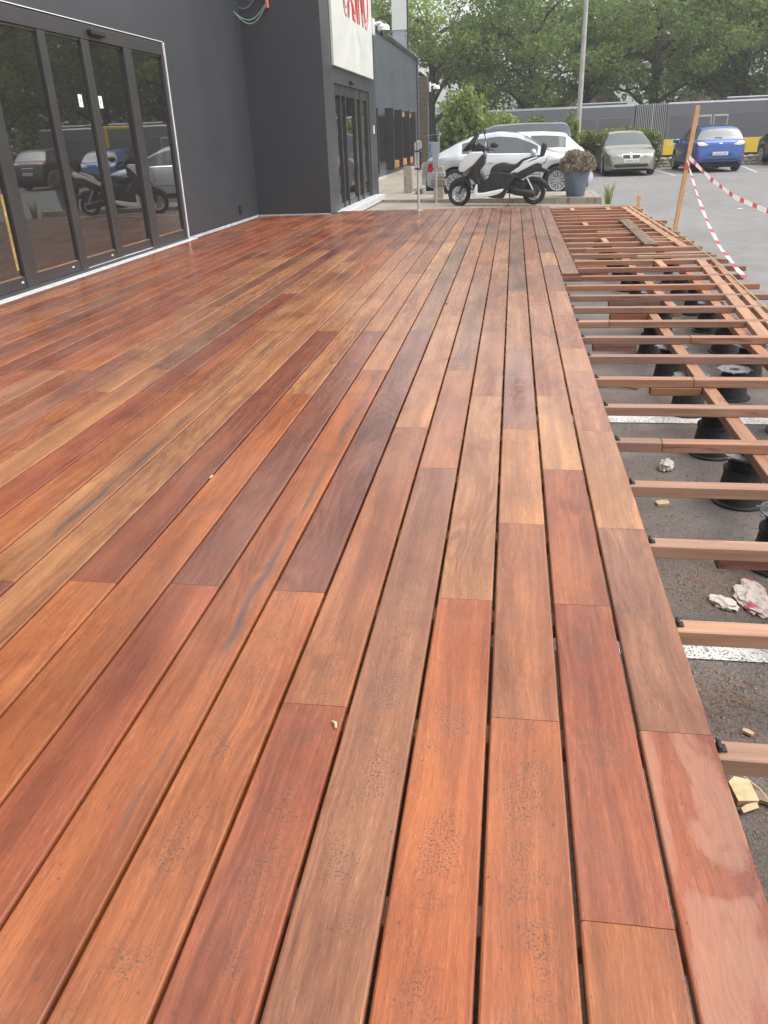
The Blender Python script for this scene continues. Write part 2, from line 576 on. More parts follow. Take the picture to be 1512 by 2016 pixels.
def strip(name, p, q, width, mat=LINE, dz=.005):
    p, q = Vector((*p, 0)), Vector((*q, 0))
    d = (q - p).normalized()
    s_ = Vector((-d.y, d.x, 0)) * width / 2
    n = max(2, int((q - p).length / .5))
    vs, fs = [], []
    for i in range(n + 1):
        c = p.lerp(q, i / n)
        for e in (c + s_, c - s_):
            vs.append((e.x, e.y, gz(e.x, e.y) + dz))
    for i in range(n):
        fs.append((2 * i, 2 * i + 1, 2 * i + 3, 2 * i + 2))
    me = bpy.data.meshes.new(name)
    me.from_pydata(vs, [], fs)
    return link(name, me, mat)


for k, (p, q, wd, lb) in enumerate([((-.2, 2.27), (6.5, 2.27), .13, 'worn white bay line under the nearest open joists'),
                                    ((-.2, 4.585), (6.5, 4.585), .13, 'worn white bay line crossing beneath the middle joists'),
                                    ((1.9, 30.5), (15, 30.5), .09, 'white line along the front of the far parking bays'),
                                    ((5.5, 30.5), (5.55, 35.6), .09, 'white line between the beige sedan and the blue car'),
                                    ((8.3, 31.2), (9.0, 36.0), .09, 'white line to the right of the blue car'),
                                    ((2.35, 30.5), (2.3, 35.6), .09, 'white line left of the beige sedan')]):
    tag(strip('parking_line', p, q, wd), label=lb, kind='structure')

# paved strip between deck and walkway, and raised walkway with its kerb
mb = MB()
mb.add([(-3.16, 15.10, -.150), (2.0, 15.10, -.237), (2.0, 18.6, -.237), (-3.16, 19.6, -.150), (-3.16, 15.10, -.4), (2.0, 15.10, -.4), (2.0, 18.6, -.4), (-3.16, 19.6, -.4)],
       [(0, 1, 2, 3), (4, 7, 6, 5), (0, 4, 5, 1), (1, 5, 6, 2), (2, 6, 7, 3), (3, 7, 4, 0)])
tag(mb.build('paved_strip', PAVE), kind='structure', label='beige paver strip at the far end of the deck')


def poly_slab(name, pts, z0, z1, mat, bev=.012):
    bm = bmesh.new()
    f = bm.faces.new([bm.verts.new((x, y, z1)) for x, y in pts])
    r = bmesh.ops.extrude_face_region(bm, geom=[f])
    for e in r['geom']:
        if isinstance(e, bmesh.types.BMVert): e.co.z = z0
    bmesh.ops.recalc_face_normals(bm, faces=bm.faces[:])
    me = bpy.data.meshes.new(name)
    bm.to_mesh(me)
    bm.free()
    return link(name, me, mat)


walk = poly_slab('raised_walkway', [(-3.17, 19.25), (1.72, 18.35), (1.74, 20.4), (-2.62, 20.75), (-2.62, 43), (-4.5, 43), (-4.5, 20.25), (-3.17, 20.25)], -.5, -.100, SLAB)
tag(walk, kind='structure', label='raised paved walkway beside the dark building')
# kerb stones along its edge
for (a, b) in [((-3.17, 19.25), (1.86, 18.325)), ((1.86, 18.325), (1.88, 20.5)), ((-2.46, 20.8), (-2.46, 43))]:
    A_, B_ = Vector((*a, 0)), Vector((*b, 0))
    d = (B_ - A_)
    n = max(1, round(d.length / 1.0))
    ang = math.atan2(d.y, d.x)
    for i in range(n):
        c = A_ + d * (i / n)
        mb = MB().cbox(.004, d.length / n - .004, 0.0, .14, -.35, .0, .012)
        mb.build('kerb_stone', KERB, walk, loc=(c.x, c.y, -.094 + random.uniform(-.003, .003)), rot=(0, 0, ang))

# ------------------------------------------------------------------ deck boards
PITCH, GAPW = .16284, .0075
X0 = .309 + PITCH         # centre line of the outer gap, right of column 0
JY = [1.42 + .4855 * n for n in range(-8, 29)]
T = {'T': (206, 144, 98), 'O': (196, 116, 68), 'S': (190, 120, 80), 'M': (164, 108, 84), 'D': (150, 82, 62), 'G': (174, 120, 90),
     'Y': (214, 157, 108), 'R': (180, 98, 66), 'W': (148, 94, 78), 'N': (188, 108, 64), 'P': (194, 132, 96), 'K': (168, 122, 96)}
PAL = {k: tuple((v * .80 + m * .20) * .60 for v, m in zip(lin(c), lin((190, 120, 84)))) for k, c in T.items()}

deck = empty('timber_deck', (0, 6, -.35))
tag(deck, 'new reddish hardwood terrace deck of long boards beside the dark building', 'deck')


def board_mesh(wd, ln, th=.025, c=.0046):
    h = wd / 2
    prof = [(-h, -th), (h, -th), (h, -c), (h - c * .35, -c * .35), (h - c, 0), (-h + c, 0), (-h + c * .35, -c * .35), (-h, -c)]
    return MB().prism(prof, 0, ln).mesh('board')


BOARDS = []


def board(x0, x1, y0, y1, key, mat=WOOD, dz=0.0):
    me = board_mesh(x1 - x0, y1 - y0 - .0016)
    o = link('board', me, mat, deck)
    o.location = ((x0 + x1) / 2 - deck.location.x, y0 - deck.location.y, dz - deck.location.z)
    o.rotation_euler = (0, random.uniform(-.0035, .0035), 0)
    f = random.uniform(.93, 1.07)
    h = random.uniform(-.04, .04)
    c = PAL[key]
    o.color = (c[0] * f * (1 + h), c[1] * f, c[2] * f * (1 - h), 1)
    BOARDS.append(o)
    return o


KNOWN = {
    -1: ([7.72, 12.2, 15.2], 'GM'),
    0: ([-2.6, -.3, 1.43, 2.43, 3.39, 4.37, 4.88, 5.88, 6.83, 8.24, 9.16, 11.1, 13.1, 15.2], 'ORGYPTOTMYWGM'),
    1: ([-2.6, -.9, .94, 1.94, 2.93, 3.90, 6.37, 8.7, 11.04, 13.0, 15.2], 'TORNYPSRMG'),
    2: ([-2.6, -.5, 1.44, 2.44, 3.40, 4.86, 6.84, 9.17, 11.6, 13.5, 15.2], 'ONSTMTWMGM'),
    3: ([-2.6, -.2, 1.94, 3.89, 5.37, 7.77, 10.2, 12.6, 15.2], 'TNTPSTGM'),
    4: ([-2.6, .1, 2.92, 4.37, 7.28, 9.7, 12.6, 15.2], 'MGPKSKM'),
    5: ([-2.6, -.5, 1.44, 3.40, 5.85, 8.3, 11.1, 13.5, 15.2], 'TRSTPTGM'),
    6: ([-2.6, -.1, 1.94, 3.90, 5.37, 7.77, 10.2, 12.6, 15.2], 'ROWWKKGM'),
    7: ([-2.6, .35, 4.37, 7.28, 10.2, 12.6, 15.2], 'TNTYTG'),
    8: ([-2.6, -.5, 1.95, 5.37, 7.8, 10.7, 13.1, 15.2], 'TRWTSMG'),
    9: ([-2.6, .95, 3.89, 7.28, 9.7, 12.6, 15.2], 'OOTTGM'),
    10: ([-2.6, -.5, 1.94, 5.37, 8.7, 11.1, 13.5, 15.2], 'SODTTMW'),
    11: ([-2.6, .95, 3.90, 7.28, 9.7, 12.1, 15.2], 'OTTOMG'),
    12: ([-2.6, -1., 1.92, 5.37, 8.2, 10.6, 13.0, 15.2], 'MWTTOGM'),
    13: ([-2.6, .9, 3.90, 5.37, 8.7, 11.1, 15.2], 'TOOTMD'),
    14: ([-2.6, .4, 3.90, 6.83, 9.7, 12.1, 15.2], 'SRDTGW'),
    15: ([-2.6, .9, 4.37, 7.3, 10.2, 13.0, 15.2], 'STKWSM'),
    16: ([-2.6, 1.4, 3.90, 6.8, 9.7, 12.1, 15.2], 'OOTTMR'),
}
YEND = 15.2
for c in range(-1, 30):
    xr = X0 - PITCH * c
    xl = xr - PITCH
    a, b = xl + GAPW / 2, xr - GAPW / 2
    if b < -4.37: continue
    a = max(a, -4.388)
    if c in KNOWN:
        ys, keys = KNOWN[c]
        ys, keys = list(ys), list(keys)
    else:
        ys = [-2.6]
        y = random.choice(JY[:6])
        while y < 14.2:
            if y - ys[-1] > .8: ys.append(round(y, 2))
            y = min(JY, key=lambda q: abs(q - (y + random.choice([1.45, 1.95, 2.4, 2.9, 2.9, 3.4]))))
        ys.append(15.2)
        pool = 'TOOSSMDGWRNNPRD' if c < 22 else 'ORSNRDONSMRWO'
        keys = [random.choice(pool) for _ in ys[1:]]
    end = YEND if a > -3.185 else 14.628
    for i in range(len(ys) - 1):
        y0, y1 = ys[i], min(ys[i + 1], end)
        if i == len(ys) - 2 and a > -3.185: y1 += random.uniform(-.012, .012)
        if y1 - y0 < .05: continue
        m = WOOD
        if c == 0 and i == 1: m = WOOD_DRY
        if c == 2 and i == 4: m = WOOD_WET
        if c == 3 and i == 3: m = WOOD_WET
        if (c, i) in ((2, 1), (5, 2), (5, 1), (6, 1), (3, 1), (4, 1), (1, 2)): m = WOOD_GRIT
        if c == 7 and i == 1: m = WOOD_STREAK
        if c == 12 and i == 2: m = WOOD_STREAK
        board(a, b, y0, y1, keys[i % len(keys)], m)

# ------------------------------------------------------------------ sub-frame
frame = empty('joist_grid', (1.3, 8, -.35))
tag(frame, 'open hardwood joist frame on black pedestals right of the finished boards', 'joist frame')
JC = [lin(c) for c in ((190, 148, 122), (184, 138, 110), (176, 132, 112), (196, 152, 122), (182, 134, 106), (172, 132, 114))]
FO = frame.location


def beam(name, x0, x1, yc, ztop, wd=.06, ht=.045, rz=0.0, col=None, parent=frame, alongy=False, yaw=0.0):
    L = x1 - x0
    me = MB().cbox(0, L, -wd / 2, wd / 2, -ht, 0, .003).mesh(name)
    o = link(name, me, JOIST, parent)
    o.location = (x0 - FO.x, yc - FO.y, ztop - FO.z)
    o.rotation_euler = (0, 0, rz)
    c = col or random.choice(JC)
    f = random.uniform(.56, .70)
    if yc > 7.0 and not col: c = tuple(v * q for v, q in zip(c, (1.0, .80, .70)))
    o.color = (c[0] * f, c[1] * f, c[2] * f, 1)
    return o


def beam_y(name, x, y0, x1, y1, ztop, wd=.065, ht=.045, col=None):
    d = Vector((x1 - x, y1 - y0, 0))
    o = beam(name, 0, d.length, 0, ztop, wd, ht, math.atan2(d.y, d.x), col)
    o.location = (x - FO.x, y0 - FO.y, ztop - FO.z)
    return o


ZJ = -.026
RIGHT = {}
for n, y in enumerate(JY):
    if y < 5.2: xr = 2.9
    elif y < 7.0: xr = 2.35
    else: xr = 2.13 + random.uniform(-.06, .10)
    hidden = -4.40 if y < 14.5 else -3.0
    split = {4.333: .99, 5.304: 1.16, 5.79: .70, 3.36: .67}
    sx = min(split, key=lambda q: abs(q - y))
    yy = y + random.uniform(-.006, .006)
    if abs(sx - y) < .2: cuts = [hidden, -1.9, split[sx], xr]
    elif y > 9 and n % 3 == 1: cuts = [hidden, -2.2, .75 + random.uniform(0, .15), xr]
    else: cuts = [hidden, -1.9 + random.uniform(-.5, .5), xr]
    for i in range(len(cuts) - 1):
        beam('joist', cuts[i], cuts[i + 1] - .002, yy + random.uniform(-.002, .002), ZJ - random.uniform(0, .002))
    # hidden fastener at the outer edge of the boards
    edge = X0 + .004 if y < 7.7 else X0 + PITCH + .004
    if y > .5:
        cl = MB().cbox(0, .009, -.015, .015, 0, .016, .002).box(-.002, .020, -.012, .012, 0, .003)
        cl.build('board_clip', BLACKP, frame, loc=(edge - FO.x, yy - FO.y, ZJ + .001 - FO.z))
# rim joist at the far end
beam('joist', -2.9, .68, 15.165, ZJ)
beam('joist', .68, 2.02, 15.19, ZJ)
# lower bearers running with the boards
BC = lin((198, 138, 106))
for (xa, ya, xb, yb) in [(1.075, -2.4, 1.075, 2.6), (1.075, 2.6, 1.075, 6.3), (1.27, 6.35, 1.22, 9.2), (1.22, 9.2, 1.22, 12.2), (1.2, 12.2, 1.2, 15.1),
                         (1.50, 3.2, 1.56, 5.6), (1.56, 5.6, 1.72, 8.6), (1.72, 8.6, 1.76, 11.6), (1.76, 11.6, 1.76, 15.1),
                         (.2, -2.4, .2, 1.2), (.2, 1.2, .2, 15.1), (-1.0, -2.4, -1.0, 15.1), (-2.2, -2.4, -2.2, 15.1), (-3.4, -2.4, -3.4, 14.5), (-4.3, -2.4, -4.3, 14.5)]:
    beam_y('bearer', xa, ya, xb, yb - .003, ZJ - .0475, .068, .045, BC if random.random() < .6 else None)


# short flush blocking pieces between the joists near the outer edge
def blocking(x0, y0, x1, y1, wd=.07):
    for k in range(len(JY) - 1):
        ya, yb = JY[k] + .034, JY[k + 1] - .034
        if ya < y0 or yb > y1: continue
        xa = x0 + (x1 - x0) * (ya - y0) / (y1 - y0)
        xb = x0 + (x1 - x0) * (yb - y0) / (y1 - y0)
        beam_y('blocking', xa, ya, xb, yb, ZJ - random.uniform(0, .003), wd, .042, lin((206, 158, 124)))


blocking(1.62, 5.3, 1.90, 8.7, .085)
blocking(1.72, 5.3, 2.03, 8.8, .05)
blocking(1.93, 9.6, 1.90, 15.2, .09)
blocking(2.03, 10.4, 2.0, 15.2, .05)
for (x, k) in [(1.02, 28 + 7), (1.62, 28 + 7), (1.05, 28 + 2), (1.13, 26), (1.48, 22)]:
    ya, yb = JY[k] + .034, JY[k + 1] - .034 if k + 1 < len(JY) else 15.13
    beam_y('blocking', x, ya, x, yb, ZJ - .003, .07, .042, lin((206, 158, 124)))
# splice pieces screwed below joist joints
for (xa, xb, y, c) in [(.77, 1.035, 4.333, (170, 122, 84)), (.70, 1.035, 2.42, (170, 116, 94)), (.55, .83, 5.304, (160, 110, 92)), (.76, 1.06, 6.275, (176, 104, 74)), (.80, 1.2, 6.76, (150, 104, 88)), (.60, .98, 8.70, (206, 140, 98)), (.6, .95, 8.22, (206, 140, 98))]:
    beam('splice_block', xa, xb, y - .005, ZJ - .0475, .05, .044, col=lin(c))
# thin battens lying on top / beside
for (xa, xb, y) in [(1.32, 2.13, 9.02), (1.12, 1.55, 11.35), (1.5, 2.05, 10.45)]:
    beam('batten', xa, xb, y, ZJ, .025, .03, col=lin((222, 178, 140)))

pl = empty('loose_plank', (1.6, 11.2, -.024))
me = MB().cbox(-.0725, .0725, -1.42, 1.42, 0, .022, .003).mesh('plank')
o = link('plank', me, WOOD, pl)
o.color = (*[v * .8 for v in lin((150, 118, 100))], 1)
pl.rotation_euler = (0, 0, math.radians(-.8))
tag(pl, 'weathered grey brown plank lying loose across the bare joists', 'plank')

# ------------------------------------------------------------------ pedestals
def make_pedestal(h):
    t = empty('deck_pedestal')
    MB().lathe([(.0, .0), (.118, .0), (.118, .008), (.098, .012), (.082, h * .62), (.086, h * .64), (.086, h * .70), (.070, h * .70), (.0, h * .70)], 28, cap=False).build('base', PEDM, t, 35)
    prof = [(.0, h * .55)]
    k = 9
    for i in range(k):
        z = h * .6 + (h * .34) * i / k
        prof += [(.066, z), (.070, z + .004), (.070, z + .008), (.066, z + .010)]
    prof += [(.066, h - .012), (.0, h - .012)]
    MB().lathe(prof, 24, cap=False).build('threaded_column', PEDM, t)
    mb = MB().lathe([(.030, h - .010), (.092, h - .010), (.096, h - .006), (.096, h), (.088, h), (.086, h - .004), (.032, h - .004), (.030, h - .010)], 28, cap=False)
    hd = mb.build('head', PEDRIM, t, 35)
    for i in range(8):
        a = i * PI / 4 + .2
        MB().box(.086, .108, -.008, .008, h - .007, h - .003, Matrix.Rotation(a, 4, 'Z')).build('lug', PEDRIM, hd)
    return t


HP = .35 - .026 - .045 - .048
pproto = make_pedestal(HP)
used = False
PP = []
for y in (.95, 1.6, 2.25, 2.86, 3.46, 4.06, 4.72, 5.42, 6.1): PP.append((1.06, y))
for y in (6.75, 7.4, 8.1, 8.8, 9.5, 10.3, 11.1, 12.0): PP.append((1.24, y))
for y in (3.5, 4.4, 5.45, 6.2, 6.9, 7.6, 8.4, 9.2, 10.1): PP.append((1.52 + (y - 3.5) * .035, y))
PP.append((1.38, 5.05))
for i, (x, y) in enumerate(PP):
    o = pproto if i == 0 else copy_tree(pproto)
    o.location = (x + random.uniform(-.015, .015), y, gz(x, y) + .002)
    o.rotation_euler = (0, 0, random.uniform(0, 6))
    if (x, y) == (1.38, 5.05):
        tag(o, 'black plastic pedestal standing free with its round open head showing', 'pedestal', 'pedestals under the bare joists')
        o.scale = (1, 1, .78)
    elif i < 9:
        tag(o, 'black plastic pedestal under the bearer nearest the finished boards', 'pedestal', 'pedestals under the near bearer')
    elif i < 17:
        tag(o, 'black plastic pedestal in shade under the far half of the inner bearer', 'pedestal', 'pedestals under the far bearer')
    else:
        tag(o, 'black plastic pedestal under the outer bearer of the joist frame', 'pedestal', 'pedestals under the outer bearer')

# ------------------------------------------------------------------ main building
WX = -4.51
bld = empty('commercial_building', (-9, 10, -.35))
tag(bld, 'dark grey flat roofed casino building with glass doors along the deck', 'building')
BO = bld.location


def bpart(name, mat, parent=bld, smooth=None):
    pass


def bb(name, x0, x1, y0, y1, z0, z1, mat, parent=None, c=0.0):
    mb = MB()
    if c: mb.cbox(x0, x1, y0, y1, z0, z1, c)
    else: mb.box(x0, x1, y0, y1, z0, z1)
    if parent is None or parent is bld:
        mb2 = [Vector(p) - BO for p in mb.v]
    else:
        off = BO + parent.location
        mb2 = [Vector(p) - off for p in mb.v]
    mb.v = mb2
    return mb.build(name, mat, parent or bld)


# near facade: wall pieces around the glazed front (Y 6.0 .. 11.3)
D0, D1, DT = 1.9, 11.19, 2.40
bb('wall', -14, WX, -8, D0, -.4, 4.4, CLAD)
bb('wall', -14, WX, D1, 14.66, -.4, 4.4, CLAD)
bb('wall', -14, WX, D0, D1, DT, 4.4, CLAD)
bb('wall', -14, -4.8, D0, D1, -.4, DT, CLAD)
bb('roof_edge', -14.05, WX + .05, -8.05, 14.66, 4.4, 4.55, FRAME)
bb('skirting', WX + .001, WX + .012, D1 + .05, 14.64, -.02, .018, SILL)
# door set
df = bb('door_frame', -4.60, WX + .012, D0, D1 - .02, 2.245, DT - .012, FRAME, c=.004)
bb('floor_track', -4.60, WX + .010, D0, D1 - .03, -.02, .035, FRAME)
for y, wd, pr in [(D0 + .06, .12, .0), (3.1, .14, 0), (4.05, .09, 0), (5.0, .09, 0), (5.9, .2, 0), (7.08, .20, .003), (8.13, .14, .002), (8.99, .075, .0), (9.07, .09, -.002), (9.99, .22, .004), (11.10, .09, .003)]:
    bb('mullion', -4.60 + pr, WX + .008 + pr, y, y + wd, .036, 2.244, FRAME, c=.003)
for (a, b, d) in [(2.08, 3.1, 0), (3.24, 4.05, 0), (4.14, 5.0, 0), (5.09, 5.9, 0), (6.1, 7.08, 0.0), (7.28, 8.13, 0), (8.27, 8.99, 0), (9.16, 9.99, -.01), (10.21, 11.10, 0)]:
    r = bb('bottom_rail', -4.585, WX + .002 + d, a + .001, b - .001, .036, .135, FRAME, c=.003)
    p = bb('glass_pane', -4.565, WX - .018 + d, a + .001, b - .001, .136, 2.243, GLASS)
    bb('top_rail', -4.585, WX - .004 + d, a + .001, b - .001, 2.222, 2.2435, FRAME, c=.003)
    bb('glazing_bead', WX - .0175 + d, WX - .012 + d, a + .02, b - .02, .137, .144, TIMBER)
bb('edge_trim', WX + .001, WX + .022, D1 + .001, D1 + .022, .02, DT, TRIM)
bb('edge_trim', WX + .001, WX + .008, D0, D1 + .015, DT + .001, DT + .009, TRIM)
bb('door_sill', WX + .010, WX + .115, D0, D1 + .1, -.03, .004, SILL, c=.003)
bb('door_sill', WX - .02, WX + .011, 8.28, 9.98, .0355, .040, SILL)
sn = bb('door_sensor', WX + .010, WX + .07, 9.16, 9.48, 2.29, 2.345, BLACKP, c=.01)
for y in (8.76, 9.215):
    s_ = bb('door_sticker', WX - .0175, WX - .016, y, y + .085, 1.60, 1.72, WHITEP)
    bb('sticker_mark', WX - .0158, WX - .0152, y + .03, y + .05, 1.65, 1.68, GREYP, s_)
for y in (7.95, 8.85, 7.0):
    bb('rail_cap', WX + .004, WX + .008, y, y + .035, .085, .10, TRIM)
bb('warning_strip', WX - .0175, WX - .015, 7.0, 7.04, .20, .86, plain('yellow_tape', (.34, .22, .07), .6, var=.5, vs=30))
bb('wall_socket', WX + .001, WX + .03, 13.58, 13.68, .13, .26, BLACKP, c=.004)

# entrance volume
EX, EY0, EY1 = -3.174, 14.66, 20.2
bb('wall', -14, EX, EY0, 15.50, -.4, 5.4, CLAD)
bb('wall', -14, EX, 15.50, 19.25, 2.10, 5.4, CLAD)
bb('wall', -14, -3.50, 15.50, 19.25, -.4, 2.10, CLAD)
bb('wall', -14, EX, 19.25, EY1, -.055, 5.4, CLAD)
bb('brick_plinth', -14, EX - .01, 19.30, EY1 - .01, -.4, -.055, BRICKP)
bb('skirting', WX + .02, EX - .004, EY0 - .008, EY0 - .001, -.02, .016, SILL)
for y, wd in [(15.501, .16), (16.14, .06), (16.60, .06), (17.62, .20), (18.25, .22), (19.09, .159)]:
    bb('mullion', -3.30, EX - .02, y, y + wd, .0, 2.099, FRAME, c=.003)
for a, b in [(15.661, 16.14), (16.20, 16.60), (16.66, 17.62), (17.82, 18.25), (18.47, 19.09)]:
    bb('glass_pane', -3.27, EX - .06, a + .001, b - .001, .09, 1.92, GLASS)
    bb('bottom_rail', -3.29, EX - .04, a + .001, b - .001, .0, .0895, FRAME)
    bb('top_rail', -3.29, EX - .03, a + .001, b - .001, 1.9205, 2.099, FRAME)
bb('door_sensor', EX + .001, EX + .06, 17.0, 17.24, 2.14, 2.20, BLACKP, c=.01)
bb('entrance_sill', EX - .10, EX + .20, 15.21, 19.8, -.13, -.005, SILL, c=.006)
bb('door_contact', EX + .001, EX + .02, 19.66, 19.76, 1.28, 1.45, WHITEP)

# far wing
FY1 = 40.9
bb('wall', -14, WX, EY1, FY1, -.4, 4.30, CLAD2)
bb('coping', -14, WX + .06, EY1, FY1 + .05, 4.30, 4.37, CLAD2)
bb('coping', -14, WX + .10, EY1, FY1 + .09, 4.371, 4.42, plain('coping_metal', (.20, .21, .23), .4, metal=.3))
bb('skirting', WX + .001, WX + .03, EY1, FY1, -.1, -.03, SILL)
MB().tube([(WX + .07 - BO.x, FY1 - .15 - BO.y, 4.3 - BO.z), (WX + .07 - BO.x, FY1 - .15 - BO.y, -.1 - BO.z)], .05, 10).build('drainpipe', CLAD2, bld, 40)
fin = [30.65, 33.05, 35.45, 37.65, 39.6]
bb('window_fin', WX + .001, WX + .05, 28.7, 28.8, .10, 2.08, FRAME)
for i, y in enumerate(fin[:4]):
    bb('window_fin', WX + .001, WX + .30, y, y + .09, .12, 2.12, FRAME, c=.004)
for i, (a, b) in enumerate([(28.9, 30.55), (30.9, 32.95), (33.3, 35.35), (35.7, 37.55), (37.9, 39.5)]):
    wn = bb('window', WX + .001, WX + .025, a, b, .40, 1.90, FRAME, c=.004)
    bb('pane', WX + .0255, WX + .032, a + .07, b - .07, .46, 1.84, WINGLASS, wn)
    if i > 0:
        bb('timber_sill', WX + .001, WX + .16, a - .14, b + .08, .15, .395, TIMBER, c=.004)
        if i > 1: bb('timber_head', WX + .001, WX + .10, a - .14, b + .08, 1.905, 2.07, TIMBER, c=.004)
# roof totem
bb('roof_panel', -5.14, -4.62, 37.9, 38.3, 4.43, 5.20, plain('pale_grey_panel', (.30, .30, .33), .5))
bb('roof_panel', -5.16, -4.56, 37.88, 38.32, 5.2005, 8.0, SIGNW)
bb('roof_post', -4.555, -4.50, 38.0, 38.1, 4.43, 8.2, FRAME)

pil = empty('brick_pillar', (-4.4, 43.0, -.5))
PILB = plain('dull_brown_brick', (.115, .095, .072), .85, var=.4, vs=9, bump=.6, bs=40)
tag(pil, 'brown brick pillar at the far corner of the dark building', 'pillar')
row = 0
for z in np.arange(0, 4.2, .25):
    MB().cbox(-.28, .22, -.25, .25, float(z) + .006, float(z) + .25, .012).build('course', PILB, pil)

# sign
sg = empty('wall_sign', (EX, 17.5, 3.3))
tag(sg, 'white wall sign with red outlined lettering above the entrance door', 'sign')
MB().cbox(.001, .05, 15.42 - 17.5, 19.68 - 17.5, 2.36 - 3.3, 4.9 - 3.3, .006).build('panel', SIGNW, sg)


def text_mesh(name, s, mat, parent, height, width=None, outline=0.0, extrude=.002):
    cu = bpy.data.curves.new(name, 'FONT')
    cu.body = s
    cu.align_x = 'CENTER'
    if outline:
        cu.fill_mode = 'NONE'
        cu.bevel_depth = outline
        cu.bevel_resolution = 1
        cu.resolution_u = 5
    else:
        cu.extrude = extrude
        cu.resolution_u = 2
    ob = bpy.data.objects.new(name, cu)
    COL.objects.link(ob)
    dg = bpy.context.evaluated_depsgraph_get()
    me = bpy.data.meshes.new_from_object(ob.evaluated_get(dg))
    bpy.data.objects.remove(ob)
    co = np.array([v.co[:] for v in me.vertices])
    mn, mx = co.min(0), co.max(0)
    sc = height / (mx[1] - mn[1])
    sx = width / (mx[0] - mn[0]) if width else sc
    for v in me.vertices:
        v.co.x = (v.co.x - (mn[0] + mx[0]) / 2) * sx
        v.co.y = (v.co.y - mn[1]) * sc
    me.materials.clear()
    o = link(name, me, mat, parent)
    return o


t = text_mesh('lettering', 'CASINO', RED, sg, 1.05, 2.80, .0075)
t.rotation_euler = (PI / 2, 0, PI / 2)
t.location = (.056, 17.83 - 17.5, 3.225 - 3.3)


# surveillance cameras
def cctv(loc, label, s=1.0):
    t = empty('surveillance_camera', loc)
    tag(t, label, 'camera')
    MB().cbox(0, .05 * s, -.10 * s, .10 * s, -.13 * s, .13 * s, .01).build('mount_plate', WHITEP, t)
    MB().tube([(.04 * s, 0, .04 * s), (.16 * s, 0, .06 * s), (.20 * s, 0, .02 * s)], .028 * s, 10).build('arm', WHITEP, t, 50)
    MB().lathe([(.0, .04), (.06, .035), (.10, .0), (.105, -.06), (.0, -.06)], 20, Matrix.Translation((.22 * s, 0, 0)) @ Matrix.Scale(s, 4), cap=False).build('housing', WHITEP, t, 40)
    MB().lathe([(.09, -.06), (.085, -.10), (.06, -.14), (.0, -.155)], 18, Matrix.Translation((.22 * s, 0, 0)) @ Matrix.Scale(s, 4), cap=False).build('dome', GLASS, t, 60)


cctv((EX - .02, 20.08, 3.40), 'white dome security camera on the entrance wall beside the sign', 1.25)
cctv((-4.12, 42.9, 3.30), 'white dome security camera on the brown pillar at the far corner', 1.6)
sb = MB().cbox(-.06, .06, -.06, .06, -.14, .14, .01).build('alarm_box', WHITEP, None, loc=(-4.12, 42.7, 4.35))
tag(sb, 'small white alarm box high at the far corner of the dark building', 'alarm box')
sb.location = (-4.44, 40.95, 3.95)

# loose cables and conduit in the corner
cb = empty('loose_cable', (-4.3, 14.6, 3.2))
tag(cb, 'loose green and grey cables looping from the dark corner wall', 'cable')


def arc(p0, p1, sag, n=14):
    p0, p1 = Vector(p0), Vector(p1)
    return [p0.lerp(p1, i / n) + Vector((0, -.02, -sag * math.sin(PI * i / n))) for i in range(n + 1)]


MB().tube(arc((-.205, -.25, -.10), (.27, .02, .02), .17), .006, 6).build('cable', GREENC, cb, 60)
MB().tube(arc((-.20, -.18, -.12), (.27, .025, .0), .20), .006, 6).build('cable', GREENC, cb, 60)
MB().tube(arc((-.18, .0, -.02), (.16, .03, .25), .12), .008, 6).build('cable', GREYC, cb, 60)
cq = MB().tube([(0, 0, 0), (.0, -.01, .10), (.012, -.005, .22), (.012, 0, .5)], .026, 10).build('conduit_stub', ORANGE, None, 50, loc=(-4.015, 14.62, 3.16))
tag(cq, 'orange conduit stub hanging on the dark entrance wall', 'conduit')

# ------------------------------------------------------------------ posts and bollards beyond the deck
p1 = empty('barrier_post', (-1.64, 14.93, -.002))
tag(p1, 'slim steel post with black clamps standing at the far deck edge', 'post')
MB().lathe([(.0, 0), (.022, 0), (.022, 1.10), (.0, 1.10)], 14, cap=False).build('pole', STEEL, p1, 40)
MB().lathe([(.07, 0), (.07, .008), (.022, .012)], 16, cap=True).build('foot_plate', STEEL, p1, 40)
for s_ in (-1, 1):
    MB().cbox(s_ * .045 - .014, s_ * .045 + .014, -.02, .02, .66, 1.10, .004).build('side_channel', STEEL if s_ < 0 else BLACKP, p1)
for z in (.685, .965):
    c_ = MB().cbox(-.066, .066, -.030, .030, z - .014, z + .014, .005).build('clamp', BLACKP, p1)
    for s_ in (-1, 1):
        MB().lathe([(.0, 0), (.010, 0), (.010, .008), (0, .008)], 10, Matrix.Translation((s_ * .05, -.031, z)) @ Matrix.Rotation(PI / 2, 4, 'X'), cap=False).build('bolt', CHROME, c_)
MB().cbox(.03, .06, -.022, .022, 1.0, 1.12, .004).build('latch', STEEL, p1)
MB().lathe([(.0, 1.10), (.030, 1.10), (.028, 1.125), (.0, 1.13)], 12, cap=False).build('cap', STEEL, p1, 40)

